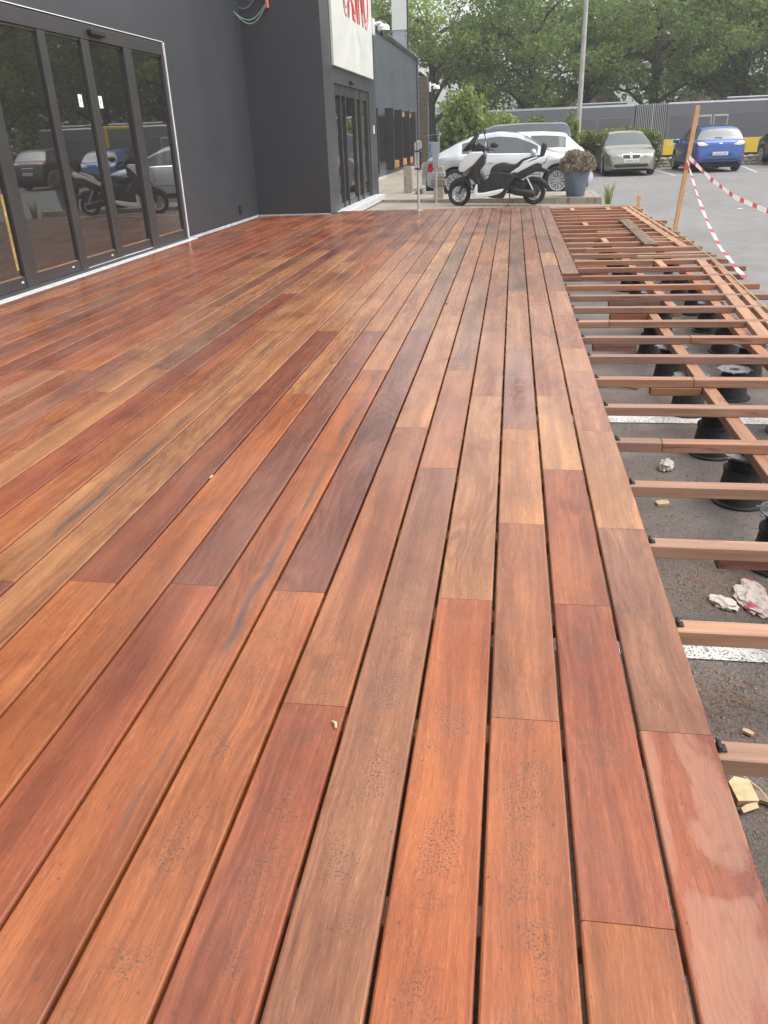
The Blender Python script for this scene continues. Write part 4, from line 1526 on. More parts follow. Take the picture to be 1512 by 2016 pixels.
# beige saloon facing the camera
BEIGE = paint('champagne_paint', (.26, .245, .19), .5, .33)
sp = dict(L=4.84, W=1.85, wr=.325, xf=1.50, xr=-1.39, spokes=7,
          top=[(-2.42, .62), (-2.38, .86), (-2.30, .97), (-1.75, 1.06), (-1.05, 1.37), (-.45, 1.465), (.05, 1.455), (.35, 1.38), (1.12, .98), (1.35, .93), (1.9, .85), (2.22, .76), (2.34, .69), (2.40, .56), (2.42, .42)],
          belt=[(-2.42, .80), (-1.5, .96), (.9, .90), (2.42, .75)],
          wid=[(-2.42, .70), (-2.34, .84), (-2.1, .93), (-1.2, .99), (1.2, .99), (1.9, .94), (2.2, .87), (2.34, .80), (2.42, .66)],
          roofw=[(-2, .60), (-.9, .64), (.2, .66), (1.1, .80)],
          low=[(-2.42, .30), (-2.2, .22), (-.9, .20), (.9, .20), (2.2, .19), (2.42, .24)],
          ws=(.30, 1.10), rw=(-1.72, -1.05), side=[(-1.35, -.35), (-.25, .80)], mirror=(.62, .98), mirrorblack=True, step=.045,
          decals=[('headlight', LAMPC, 'front', [(.38, .60), (.70, .61), (.80, .68), (.80, .74), (.66, .71), (.42, .665)], True, .008),
                  ('grille_surround', CHROME, 'front', [(.02, .555), (.25, .565), (.33, .63), (.30, .715), (.04, .72), (.012, .64)], True, .006),
                  ('grille', BLACKP, 'front', [(.04, .57), (.245, .58), (.31, .635), (.28, .70), (.055, .705), (.03, .64)], True, .013),
                  ('air_intake', BLACKP, 'front', [(-.60, .335), (-.52, .29), (.52, .29), (.60, .335), (.56, .40), (-.56, .40)], False, .005),
                  ('fog_light', LAMPC, 'front', [(.62, .33), (.74, .34), (.74, .39), (.64, .39)], True, .007),
                  ('lower_lip', BLACKP, 'front', rect(-.66, .66, .205, .255), False, .004),
                  ('badge', PLATE, 'front', [(-.03, .735), (.03, .735), (.03, .765), (-.03, .765)], False, .012),
                  ('door_seam', BLACKP, 'side', rect(-.31, -.30, .30, .90), False, .003),
                  ('tail_light', LAMPR, 'rear', rect(.50, .82, .72, .86), True, .006)],
          plates=[('front', '1-KWD-311', .50), ('rear', '1-KWD-311', .70)])
make_car('saloon_car', 'champagne beige saloon car parked facing the deck', 'car', (4.06, 33.5, gz(4, 33)), -PI / 2, sp, BEIGE)

# blue crossover seen from behind
BLUE = paint('bright_blue_paint', (.012, .070, .27), .25, .28)
sp = dict(L=4.19, W=1.80, wr=.335, xf=1.28, xr=-1.30, spokes=5, rimmat=ALLOY,
          top=[(-2.095, .55), (-2.07, .80), (-2.02, .98), (-1.86, 1.08), (-1.62, 1.40), (-1.50, 1.47), (-.9, 1.52), (-.2, 1.535), (.25, 1.46), (1.05, 1.06), (1.3, 1.01), (1.75, .93), (1.98, .80), (2.07, .62), (2.095, .45)],
          belt=[(-2.1, .96), (-1.2, 1.05), (.9, .95), (2.1, .82)],
          wid=[(-2.095, .80), (-2.02, .92), (-1.8, .98), (-1.2, 1.0), (1.2, .99), (1.75, .94), (2.0, .84), (2.095, .68)],
          roofw=[(-2.1, .78), (-1.5, .68), (-.5, .68), (.3, .70), (1.1, .82)],
          low=[(-2.1, .34), (-1.9, .26), (-.8, .22), (.8, .22), (1.9, .22), (2.1, .28)],
          ws=(.22, 1.02), rw=(-1.86, -1.60), side=[(-1.25, -.45), (-.36, .78)], mirror=(.62, 1.02), step=.045,
          decals=[('tail_light', LAMPW, 'rear', [(.40, .90), (.58, .865), (.74, .88), (.82, .94), (.80, 1.0), (.60, 1.0)], True, .012),
                  ('lamp_surround', BLACKP, 'rear', [(.36, .90), (.58, .845), (.78, .865), (.85, .94), (.83, 1.02), (.58, 1.025)], True, .007),
                  ('plate_recess', paint('deep_blue_paint', (.008, .055, .24), .2, .35), 'rear', [(-.42, .565), (-.34, .52), (.34, .52), (.42, .565), (.36, .70), (-.36, .70)], False, .004),
                  ('bumper_reflector', LAMPR, 'rear', [(.70, .46), (.80, .49), (.82, .60), (.74, .57)], True, .008),
                  ('rear_diffuser', BLACKP, 'rear', [(-.74, .27), (.74, .27), (.72, .36), (.50, .44), (-.50, .44), (-.72, .36)], False, .006),
                  ('exhaust_tip', CHROME, 'rear', [(.42, .31), (.56, .31), (.58, .345), (.56, .375), (.42, .375)], False, .014),
                  ('badge', PLATE, 'rear', [(-.06, .93), (0, .915), (.06, .93), (.06, .95), (0, .965), (-.06, .95)], False, .012),
                  ('rear_wiper', BLACKP, 'rear', [(-.05, 1.10), (.20, 1.11), (.20, 1.135), (-.05, 1.13)], False, .012),
                  ('arch_trim', BLACKP, 'side', rect(-.80, .82, .24, .33), False, .005),
                  ('door_seam', BLACKP, 'side', rect(-.41, -.40, .35, .95), False, .003),
                  ('headlight', LAMPC, 'front', [(.45, .78), (.70, .76), (.74, .90), (.55, .92)], True, .006)],
          plates=[('rear', '2-BGU-224', .61)])
make_car('crossover_car', 'bright blue crossover car parked with its rear to the camera', 'car', (7.12, 34.05, gz(6.9, 34)), PI / 2 + .03, sp, BLUE)

# dark SUV at the right edge
DARK = paint('black_olive_paint', (.022, .023, .020), .3, .28)
sp2 = dict(sp)
sp2.update(L=4.5, W=1.86, wr=.36, xf=1.40, xr=-1.35, spokes=6,
           top=[(-2.25, .60), (-2.22, .90), (-2.16, 1.08), (-2.0, 1.18), (-1.72, 1.52), (-1.55, 1.60), (-.9, 1.65), (-.2, 1.655), (.25, 1.58), (1.10, 1.14), (1.4, 1.10), (1.9, 1.0), (2.15, .86), (2.23, .66), (2.25, .48)],
           belt=[(-2.3, 1.02), (-1.2, 1.10), (.9, 1.02), (2.3, .9)],
           wid=[(-2.25, .80), (-2.16, .92), (-1.9, .98), (-1.2, 1.0), (1.2, .99), (1.9, .94), (2.15, .84), (2.25, .68)],
           roofw=[(-2.25, .78), (-1.5, .70), (.3, .71), (1.1, .84)], low=[(-2.25, .36), (-2, .28), (-.8, .24), (.8, .24), (2.0, .24), (2.25, .3)],
           ws=(.22, 1.08), rw=(-2.0, -1.70), side=[(-1.75, -1.30), (-1.2, -.40), (-.30, .82)], mirror=(.66, 1.10), mirrorblack=True,
           decals=[('tail_light', LAMPR, 'rear', [(.45, 1.0), (.84, .98), (.84, 1.10), (.48, 1.09)], True, .008),
                   ('rear_diffuser', BLACKP, 'rear', [(-.74, .30), (.74, .30), (.72, .42), (-.72, .42)], False, .006),
                   ('chrome_strip', CHROME, 'rear', rect(-.3, .3, .88, .90), False, .008),
                   ('arch_trim', BLACKP, 'side', rect(-.85, .92, .26, .38), False, .005),
                   ('headlight', LAMPC, 'front', [(.45, .86), (.72, .84), (.74, .94), (.50, .96)], True, .006)],
           plates=[('rear', '1-TRA-662', .66)])
make_car('suv_car', 'black sport utility car cut off by the right edge', 'car', (11.05, 36.1, gz(10.4, 36)), PI / 2 + .12, sp2, DARK)

# silver coupe seen side-on behind the scooter
SILVER = paint('pale_silver_paint', (.56, .58, .61), .35, .28)
sp = dict(L=4.28, W=1.81, wr=.335, xf=1.28, xr=-1.26, spokes=10, sm=.12,
          top=[(-2.14, .55), (-2.08, .80), (-1.98, .92), (-1.75, 1.03), (-1.25, 1.27), (-.75, 1.43), (-.2, 1.49), (.25, 1.44), (.62, 1.28), (1.05, 1.02), (1.25, .96), (1.6, .90), (1.9, .78), (2.06, .60), (2.14, .42)],
          belt=[(-2.14, .84), (-1.2, .98), (.9, .93), (2.14, .80)],
          wid=[(-2.14, .60), (-2.0, .80), (-1.7, .95), (-1.2, 1.0), (1.2, 1.0), (1.7, .93), (2.0, .76), (2.14, .55)],
          roofw=[(-2, .62), (-.9, .66), (.2, .68), (1.0, .82)],
          low=[(-2.14, .32), (-1.9, .24), (-.8, .20), (.8, .20), (1.9, .20), (2.14, .26)],
          ws=(.42, 1.02), rw=(-1.70, -.95), side=[(-1.10, -.52), (-.50, .76)], mirror=(.66, .99),
          decals=[('tail_light', LAMPR, 'side', [(-1.98, .62), (-1.86, .60), (-1.80, .70), (-1.84, .82), (-1.95, .80)], False, .010),
                  ('door_seam', BLACKP, 'side', rect(-.62, -.608, .30, .92), False, .003),
                  ('door_seam', BLACKP, 'side', rect(.83, .842, .30, .88), False, .003),
                  ('door_handle', CHROME, 'side', rect(-.52, -.30, .76, .785), False, .014),
                  ('sill_trim', BLACKP, 'side', rect(-.82, .84, .21, .30), False, .005),
                  ('side_rubbing_line', BLACKP, 'side', rect(-.82, .84, .485, .50), False, .004),
                  ('window_trim', CHROME, 'side', rect(-1.05, .80, .958, .972), False, .006),
                  ('headlight', LAMPC, 'front', [(.40, .60), (.56, .58), (.64, .68), (.58, .80), (.42, .78)], True, .010)],
          plates=[('rear', '1-SFB-407', .48)])
make_car('coupe_car', 'silver rounded coupe parked side on behind the scooter', 'car', (-.16, 22.45, gz(-.2, 22.4)), -.03, sp, SILVER)

# white hatchback behind it
WHITE = paint('cream_white_paint', (.70, .67, .62), .05, .3)
sp = dict(L=4.10, W=1.78, wr=.325, xf=1.25, xr=-1.28, spokes=8,
          top=[(-2.05, .55), (-2.02, .80), (-1.96, .95), (-1.80, 1.06), (-1.48, 1.36), (-1.35, 1.41), (-.8, 1.455), (-.1, 1.46), (.3, 1.38), (1.0, 1.0), (1.25, .95), (1.7, .88), (1.95, .74), (2.03, .58), (2.05, .42)],
          belt=[(-2.05, .92), (-1.2, 1.0), (.9, .92), (2.05, .8)],
          wid=[(-2.05, .78), (-1.95, .90), (-1.7, .97), (-1.2, 1.0), (1.2, .99), (1.7, .93), (1.95, .82), (2.05, .66)],
          roofw=[(-2, .76), (-1.4, .68), (.2, .69), (1.0, .82)], low=[(-2.05, .32), (-1.8, .24), (-.8, .2), (.8, .2), (1.8, .2), (2.05, .26)],
          ws=(.26, .98), rw=(-1.80, -1.46), side=[(-1.42, -.45), (-.36, .76)], mirror=(.62, .99),
          decals=[('tail_light', LAMPR, 'rear', [(.50, .84), (.80, .83), (.82, .96), (.56, .97)], True, .008),
                  ('tail_light', LAMPR, 'side', [(-1.94, .86), (-1.78, .87), (-1.80, .96), (-1.92, .95)], False, .006),
                  ('door_seam', BLACKP, 'side', rect(-.41, -.40, .3, .95), False, .003),
                  ('headlight', LAMPC, 'front', [(.42, .68), (.70, .67), (.72, .80), (.5, .80)], True, .006)],
          plates=[('rear', '1-LPE-853', .60)])
make_car('hatchback_car', 'cream white hatchback with its rear behind the planter', 'car', (.0, 25.7, gz(0, 25.6)), PI + .02, sp, WHITE)

# dark grey panel van
VANP = paint('slate_grey_paint', (.115, .125, .135), .2, .35)
sp = dict(L=4.40, W=1.83, wr=.325, xf=1.45, xr=-1.30, spokes=6, sm=.10,
          top=[(-2.20, .80), (-2.18, 1.35), (-2.10, 1.72), (-1.9, 1.80), (-.6, 1.83), (.3, 1.80), (.70, 1.68), (1.25, 1.25), (1.42, 1.12), (1.8, 1.02), (2.08, .86), (2.18, .64), (2.2, .45)],
          belt=[(-2.2, 1.10), (.9, 1.08), (2.2, .9)],
          wid=[(-2.2, .92), (-2.1, .97), (-1.7, 1.0), (1.2, 1.0), (1.8, .94), (2.1, .82), (2.2, .66)],
          roofw=[(-2.2, .80), (0, .78), (1.2, .84)], low=[(-2.2, .34), (-1.8, .26), (1.8, .22), (2.2, .28)],
          ws=(.62, 1.36), rw=(-2.195, -2.11), side=[(.05, .98)], mirror=(.95, 1.16), mirrorblack=True,
          decals=[('panel_recess', paint('slate_grey_panel', (.095, .105, .115), .2, .4), 'side', [(-1.95, 1.16), (-.15, 1.16), (-.25, 1.50), (-.45, 1.56), (-1.80, 1.56), (-1.93, 1.48)], False, .006),
                  ('door_seam', BLACKP, 'side', rect(-.03, -.018, .3, 1.66), False, .004),
                  ('tail_light', LAMPR, 'rear', rect(.76, .87, .9, 1.3), True, .006)],
          plates=[('rear', '1-VRK-190', .62)])
make_car('panel_van', 'slate grey panel van parked behind the white hatchback', 'van', (-.33, 29.9, gz(0, 29.8)), PI + .015, sp, VANP)

# light blue car glimpsed between the posts
LB = paint('light_blue_paint', (.10, .24, .50), .25, .3)
sp2 = dict(L=3.9, W=1.72, wr=.30, xf=1.2, xr=-1.2, spokes=7, sm=.1,
           top=[(-1.95, .55), (-1.9, .86), (-1.8, 1.0), (-1.45, 1.36), (-.6, 1.46), (.1, 1.44), (.5, 1.3), (1.05, .98), (1.6, .88), (1.88, .7), (1.95, .45)],
           belt=[(-1.95, .9), (.9, .92), (1.95, .8)], wid=[(-1.95, .72), (-1.8, .9), (-1.2, 1), (1.2, 1), (1.7, .92), (1.95, .66)], roofw=[(-2, .72), (.2, .7), (1, .82)],
           low=[(-1.95, .32), (-1.7, .22), (1.7, .2), (1.95, .28)], ws=(.36, 1.02), rw=(-1.8, -1.46), side=[(-1.3, -.4), (-.32, .82)], mirror=(.64, .98),
           decals=[('door_seam', BLACKP, 'side', rect(-.37, -.36, .3, .92), False, .003), ('window_trim', BLACKP, 'side', rect(-1.3, .8, .94, .965), False, .005)], plates=[])
make_car('compact_car', 'light blue compact car glimpsed behind the two steel posts', 'car', (-3.9, 46.2, gz(-4, 46)), 0.0, sp2, LB)

# ------------------------------------------------------------------ articulated bus
bus = empty('articulated_bus', (5.0, 47.2, gz(5, 47) - .02), -.012)
tag(bus, 'dark grey and yellow articulated bus standing behind the parked cars', 'bus')
BUSD = paint('bus_dark_grey', (.125, .13, .14), .1, .4)
YEL = paint('bus_yellow', (.74, .50, .02), .0, .35)
BH = 2.86


def bus_box(nm, x0, x1, z0, z1, mat, y0=0.0, y1=2.5, c=.02, par=bus):
    return MB().cbox(x0, x1, y0, y1, z0, z1, c).build(nm, mat, par)


# rear section (left) and front section (right), bellows between
bus_box('rear_section', -6.6, 1.16, .35, BH, BUSD, c=.10)
bus_box('front_section', 2.66, 13.2, .35, BH, BUSD, c=.10)
for (x0, x1) in [(-6.2, -5.0), (-4.85, -2.9), (-2.75, -.8), (-.65, .95)]:
    bus_box('window', x0, x1, 1.15, 2.25, BUSGLASS, -.012, .03, .008)
for (x0, x1) in [(2.95, 4.0), (5.75, 7.9), (8.1, 10.2), (10.4, 12.6)]:
    bus_box('window', x0, x1, 1.12, 2.28, BUSGLASS, -.012, .03, .008)
for x0 in (4.25, 5.05):
    dfm = bus_box('door', x0, x0 + .70, .42, 2.22, plain('bus_door_frame', (.42, .42, .36), .5), -.015, .03, .01)
    MB().cbox(x0 + .05, x0 + .65, -.024, -.0155, .50, 2.14, .003).build('door_glass', BUSGLASS, dfm)
bus_box('yellow_panel', 2.70, 4.15, .40, 1.14, YEL, -.018, .03, .006)
bus_box('yellow_panel', 5.85, 9.0, .40, 1.10, YEL, -.018, .03, .006)
bus_box('yellow_panel', 9.02, 13.1, .40, 1.10, YEL, -.018, .03, .006)
bus_box('yellow_panel', -6.4, 1.0, .40, .95, YEL, -.018, .03, .006)
bus_box('skirt', -6.5, 1.1, .20, .349, BLACKP, .02, 2.48, .01)
bus_box('skirt', 2.7, 13.1, .20, .349, BLACKP, .02, 2.48, .01)
bus_box('yellow_band', 7.55, 9.05, 2.72, 2.87, YEL, -.02, .05, .02)
bus_box('yellow_band', 8.85, 9.055, 1.75, 2.73, YEL, -.022, .05, .02)
bus_box('roof_unit', -1.9, .75, BH + .001, BH + .14, BUSD, .4, 2.1, .05)
bus_box('roof_unit', 5.6, 8.9, BH + .001, BH + .15, BUSD, .3, 2.2, .05)
bus_box('roof_unit', 9.4, 12.4, BH + .001, BH + .15, BUSD, .3, 2.2, .05)
bus_box('roof_lip', 2.7, 13.1, BH - .10, BH - .07, plain('bus_trim_light', (.32, .33, .34), .4), -.010, .02, .004)
bel = bus_box('bellows', 1.165, 2.655, .42, BH - .06, plain('bellows_rubber', (.05, .05, .052), .8), .10, 2.4, .03)
RIBM = plain('bellows_rib', (.40, .40, .40), .6, var=.1)
for k in range(17):
    x = 1.20 + k * .0905
    MB().cbox(x, x + .032, .02, .0985, .40, BH - .02, .008).build('fold', TRIM if k == 9 else RIBM, bel)
tx = text_mesh('lettering', 'LEE', WHITEP, bus, .17, .42, extrude=.002)
tx.rotation_euler = (PI / 2, 0, 0)
tx.location = (3.15, -.022, .86)
bty, brm, bbk = wheel_meshes(.48, .28, 8, .30)
for x in (-4.2, 4.9 + .0, 10.9):
    wo = link('wheel', bty, RUBBER, bus, (x, .16, .48), (0, 0, PI))
    link('rim', brm, GREYP, wo)

# yellow roof of a second bus glimpsed above the shrubs
b2 = empty('parked_bus', (-1.2, 50.0, gz(-1, 50)))
tag(b2, 'second bus with a yellow roof line glimpsed above the shrubs', 'bus')
MB().cbox(-.75, 5.25, 0, 2.5, .35, 2.5, .06).build('body', BUSD, b2)
MB().cbox(-.75, .75, -.01, 2.5, 2.51, 2.74, .06).build('roof_band', YEL, b2)
for x0 in (-.6, 1.1, 2.8): MB().cbox(x0, x0 + 1.5, -.012, .02, 1.2, 2.2, .01).build('window', BUSGLASS, b2)

# ------------------------------------------------------------------ scooter
sc_t = empty('maxi_scooter', (-1.13, 18.22, -.196), math.radians(-5.0))
tag(sc_t, 'black and white maxi scooter parked on its side stand by the kerb', 'scooter')
WHT = paint('scooter_white', (.74, .74, .73), .0, .3)
BLK = plain('scooter_black_plastic', (.022, .022, .024), .42, var=.15, rv=.08)
SEATM = plain('scooter_seat_vinyl', (.030, .030, .032), .55, var=.15, bump=.2, bs=120)


def sc_pt(c): return ((c[0] - 280) / 592, (1018 - c[1]) / 592)


def sc_slab(nm, pts, hw, mat, bev=.02, yoff=0.0, taper=None, parent=sc_t):
    """outline in side view, extruded sideways with rounded edges"""
    P = [sc_pt(p) for p in pts]
    bm = bmesh.new()
    f = bm.faces.new([bm.verts.new((x, yoff - hw, z)) for x, z in P])
    r = bmesh.ops.extrude_face_region(bm, geom=[f])
    for e in r['geom']:
        if isinstance(e, bmesh.types.BMVert): e.co.y = yoff + hw
    bmesh.ops.recalc_face_normals(bm, faces=bm.faces[:])
    if taper:
        for v in bm.verts: v.co.y = yoff + (v.co.y - yoff) * taper(v.co.x, v.co.z)
    if bev:
        bmesh.ops.bevel(bm, geom=bm.edges[:], offset=bev, segments=3, affect='EDGES', profile=.5, clamp_overlap=True)
    me = bpy.data.meshes.new(nm)
    bm.to_mesh(me); bm.free()
    shade(me, 35)
    return link(nm, me, mat, parent)


def sc_wheel(cx, cz, r, rr, wd):
    Rx = Matrix.Rotation(-PI / 2, 4, 'X')
    h = wd / 2
    o = MB().lathe([(rr, -h * .7), (r - .03, -h), (r - .008, -h * .6), (r, 0), (r - .008, h * .6), (r - .03, h), (rr, h * .7)], 36, Rx, cap=False).build('wheel', RUBBER, sc_t, 40, loc=(cx, 0, cz))
    m_ = MB()
    m_.lathe([(rr + .004, -h * .72), (rr + .004, h * .72), (rr - .012, h * .6), (rr - .012, -h * .6), (rr + .004, -h * .72)], 36, Rx, cap=False)
    m_.lathe([(0, -h * .7), (.035, -h * .7), (.035, h * .7), (0, h * .7)], 16, Rx, cap=False)
    for k in range(10):
        a = 2 * PI * k / 10
        m_.box(-.008, .008, -.016, .016, .03, rr - .008, Matrix.Rotation(a + .08, 4, 'Y'))
        m_.box(-.006, .006, -.016, .016, .06, rr - .008, Matrix.Rotation(a + .22, 4, 'Y'))
    m_.build('rim', ALLOY, o, 30)
    MB().lathe([(.05, 0), (.105, 0), (.105, .004), (.05, .004)], 24, Matrix.Translation((0, h + .01, 0)) @ Rx, cap=False).build('brake_disc', STEEL, o)


fx, fz = sc_pt((285, 880))
rx_, rz_ = sc_pt((1215, 885))
sc_wheel(fx, .245, .245, .155, .11)
sc_wheel(rx_, .238, .238, .145, .13)
sc_slab('front_fender', [(150, 800), (185, 735), (240, 695), (330, 665), (395, 690), (435, 770), (425, 800), (370, 745), (300, 735), (220, 760), (170, 815)], .075, BLK, .012)
for y in (-.075, .075):
    MB().tube([(fx, y, .245), (*[(sc_pt((430, 560))[0])], y * .9, sc_pt((430, 560))[1])], .022, 8).build('fork_leg', BLK, sc_t, 50)
tp = lambda x, z: .62 + .38 * min(1, max(0, (x + .0) / .35))
sc_slab('front_apron', [(275, 585), (295, 525), (350, 455), (425, 392), (580, 392), (590, 430), (525, 515), (430, 565), (345, 620), (292, 612)], .17, WHT, .022, taper=tp)
sc_slab('headlight', [(330, 655), (345, 618), (440, 560), (470, 545), (465, 590), (400, 660), (360, 672)], .135, LAMPC, .015, taper=tp)
sc_slab('leg_shield', [(380, 672), (450, 560), (560, 440), (600, 410), (612, 450), (600, 530), (545, 600), (520, 640), (560, 760), (500, 760), (470, 720)], .19, BLK, .025)
sc_slab('body_centre', [(470, 720), (520, 640), (545, 600), (580, 640), (622, 712), (655, 690), (670, 640), (760, 620), (900, 640), (1010, 600), (1000, 690), (930, 780), (880, 850), (840, 935), (700, 925), (540, 880), (500, 790)], .165, BLK, .03)
sc_slab('floor_panel', [(462, 905), (490, 800), (510, 752), (524, 775), (522, 862), (600, 860), (848, 818), (835, 850), (780, 882), (690, 902), (600, 915), (500, 930)], .205, WHT, .014)
sc_slab('seat', [(668, 640), (690, 580), (735, 540), (830, 520), (930, 545), (985, 545), (1060, 490), (1160, 465), (1260, 455), (1275, 470), (1180, 520), (1050, 570), (930, 640), (800, 622), (700, 652)], .15, SEATM, .03)
sc_slab('tail_panel', [(918, 645), (1000, 590), (1090, 545), (1220, 500), (1345, 462), (1362, 475), (1330, 535), (1215, 545), (1100, 600), (1010, 640), (940, 658)], .165, WHT, .012)
sc_slab('tail_panel', [(1028, 572), (1080, 515), (1150, 490), (1240, 466), (1246, 480), (1160, 510), (1100, 548), (1050, 575)], .168, WHT, .008)
sc_slab('tail_underside', [(930, 660), (1100, 600), (1230, 542), (1300, 560), (1290, 610), (1180, 660), (1060, 720), (960, 720)], .14, BLK, .02)
sc_slab('tail_light', [(1345, 470), (1364, 478), (1335, 545), (1308, 556), (1325, 510)], .11, LAMPR, .008)
sc_slab('rear_fender', [(1090, 720), (1180, 690), (1280, 700), (1360, 760), (1375, 800), (1330, 790), (1270, 750), (1190, 740), (1110, 760)], .075, BLK, .012)
ph = sc_slab('plate_holder', [(1200, 590), (1290, 590), (1390, 625), (1395, 650), (1380, 730), (1362, 728), (1366, 660), (1280, 640), (1205, 640)], .055, BLK, .008)
sc_slab('engine_case', [(860, 760), (960, 700), (1080, 740), (1230, 760), (1290, 830), (1260, 910), (1180, 920), (1000, 900), (900, 880)], .10, BLK, .03, .05)
a_, b_ = sc_pt((960, 850)), sc_pt((1235, 885))
MB().tube([(a_[0], -.19, a_[1]), (a_[0] + .05, -.195, a_[1]), (b_[0] - .03, -.20, b_[1]), (b_[0], -.20, b_[1])], [.04, .075, .078, .05], 18).build('exhaust', plain('satin_black_exhaust', (.035, .035, .037), .38, metal=.4), sc_t, 40)
sc_slab('swing_arm', [(900, 780), (1215, 860), (1235, 890), (1210, 905), (900, 830)], .03, BLK, .01, -.10)
for y in (-.11, .11):
    a_, b_ = sc_pt((1090, 640)), sc_pt((1210, 860))
    MB().tube([(a_[0], y, a_[1]), (b_[0], y, b_[1])], .02, 8).build('shock_absorber', STEEL, sc_t, 50)
# windscreen
a_ = [sc_pt(p) for p in [(325, 382), (400, 300), (470, 220), (512, 172), (530, 186), (500, 260), (455, 370), (380, 392)]]
sc_slab('windscreen', [(325, 382), (400, 300), (470, 220), (512, 172), (530, 184), (495, 265), (455, 372), (380, 388)], .15, glass_dark('smoked_screen', (.02, .02, .022), 1.5, .08), .006, taper=lambda x, z: .95 - .35 * max(0, (z - 1.1) / .35))
sc_slab('dashboard', [(440, 390), (480, 320), (540, 290), (600, 330), (620, 390), (590, 410)], .12, BLK, .02)
# handlebar, grips, levers, mirrors
hb = sc_pt((600, 375))
MB().tube([(hb[0] + .12, -.36, hb[1] - .02), (hb[0] + .05, -.24, hb[1] + .01), (hb[0], -.08, hb[1]), (hb[0], .08, hb[1]), (hb[0] + .05, .24, hb[1] + .01), (hb[0] + .12, .36, hb[1] - .02)], .018, 10).build('handlebar', BLK, sc_t, 50)
for y in (-1, 1):
    MB().tube([(hb[0] + .02, y * .22, hb[1] - .01), (hb[0] + .10, y * .34, hb[1] - .06)], .008, 6).build('brake_lever', STEEL, sc_t)
m1, m2 = sc_pt((735, 325)), sc_pt((570, 190))
for (mx_, y, z, ww) in ((m1[0], -.34, m1[1], (.17, .07, .11)), (m2[0], .30, m2[1] + .03, (.05, .15, .12))):
    s0 = (hb[0] + .05, (-1 if y < 0 else 1) * .22, hb[1])
    bm = bmesh.new()
    bmesh.ops.create_uvsphere(bm, u_segments=14, v_segments=9, radius=.5)
    mb = MB().bm(bm, Matrix.Translation((mx_, y, z)) @ Matrix.Diagonal((*ww, 1)))
    mb.tube([s0, (s0[0] + (mx_ - s0[0]) * .3, y, hb[1] + .04), (mx_ - .02, y, z)], .009, 7)
    mb.build('mirror', BLK, sc_t, 50)
sc_slab('backrest', [(1268, 470), (1275, 390), (1285, 335), (1308, 312), (1335, 330), (1345, 365), (1330, 440), (1302, 476)], .10, SEATM, .02)
a_ = sc_pt((915, 880))
MB().tube([(a_[0], -.12, a_[1]), (a_[0] + .03, -.17, a_[1] - .10), (a_[0] - .01, -.26, .012)], .013, 8).build('side_stand', BLK, sc_t, 50)
MB().cbox(a_[0] - .05, a_[0] + .06, -.285, -.235, .0, .012, .003).build('stand_foot', BLK, sc_t)
MB().tube([(a_[0] - .05, -.13, a_[1] + .02), (a_[0] + .22, -.16, a_[1] + .04)], .014, 8).build('foot_peg', BLK, sc_t)
sc_slab('side_rail', [(830, 645), (850, 640), (1020, 685), (1015, 697)], .19, BLK, .006)

# ------------------------------------------------------------------ stakes, tape, string
STK = plain('raw_orange_timber', (.60, .32, .15), .7, var=.14, vs=12, bump=.2, bs=80)
st = empty('timber_stake', (2.44, 13.15, gz(2.4, 13)))
tag(st, 'tall leaning timber stake carrying red and white tape beside the joists', 'stake')
mb = MB().cbox(-.030, .030, -.024, .024, -.1, 1.80, .003)
MB_ = mb.build('shaft', STK, st)
MB_.rotation_euler = (0, math.radians(4.0), 0)
s2 = MB().cbox(-.03, .03, -.02, .02, -.05, .40, .003).build('short_stake', STK, None, loc=(2.22, 15.55, gz(2.2, 15.5)))
tag(s2, 'short timber peg standing at the far corner of the joist frame', 'stake')


def tape_mat():
    g = G('barrier_tape')
    u = g.n('ShaderNodeUVMap')
    q = g.sep(u.outputs[0])
    a = g.math('FRACT', g.math('ADD', g.math('MULTIPLY', q[0], 1.9), g.math('MULTIPLY', q[1], .16)))
    c = g.mix(g.rng(a, .66, .675), (.80, .78, .76), (.58, .07, .08))
    g.inp(Base_Color=c, Roughness=.35)
    tr = g.n('ShaderNodeBsdfTranslucent')
    g.set(tr.inputs['Color'], c)
    mx = g.n('ShaderNodeMixShader'); mx.inputs[0].default_value = .3
    g.t.links.new(g.p.outputs[0], mx.inputs[1]); g.t.links.new(tr.outputs[0], mx.inputs[2]); g.t.links.new(mx.outputs[0], g.out.inputs[0])
    return g.m


TAPE = tape_mat()


def ribbon(name, pts, wd, twist, label):
    pts = [Vector(p) for p in pts]
    # resample
    P = []
    for i in range(len(pts) - 1):
        for k in range(14): P.append(pts[i].lerp(pts[i + 1], k / 14))
    P.append(pts[-1])
    vs, fs, uv = [], [], []
    s = 0
    for i, p in enumerate(P):
        d = (P[min(i + 1, len(P) - 1)] - P[max(i - 1, 0)]).normalized()
        if i: s += (p - P[i - 1]).length
        side = d.cross(Vector((0, 0, 1))).normalized()
        up = side.cross(d)
        a = twist[0] + (twist[1] - twist[0]) * i / (len(P) - 1) + .10 * math.sin(i * .5)
        v = side * math.cos(a) + up * math.sin(a)
        vs += [p + v * wd / 2, p - v * wd / 2]
        uv += [(s, 0), (s, 1)]
    for i in range(len(P) - 1): fs.append((2 * i, 2 * i + 1, 2 * i + 3, 2 * i + 2))
    me = bpy.data.meshes.new(name)
    me.from_pydata([tuple(v) for v in vs], [], fs)
    l = me.uv_layers.new(name='UVMap')
    for lo in me.loops: l.data[lo.index].uv = uv[lo.vertex_index]
    shade(me, 60)
    tag(link(name, me, TAPE), label, 'tape')


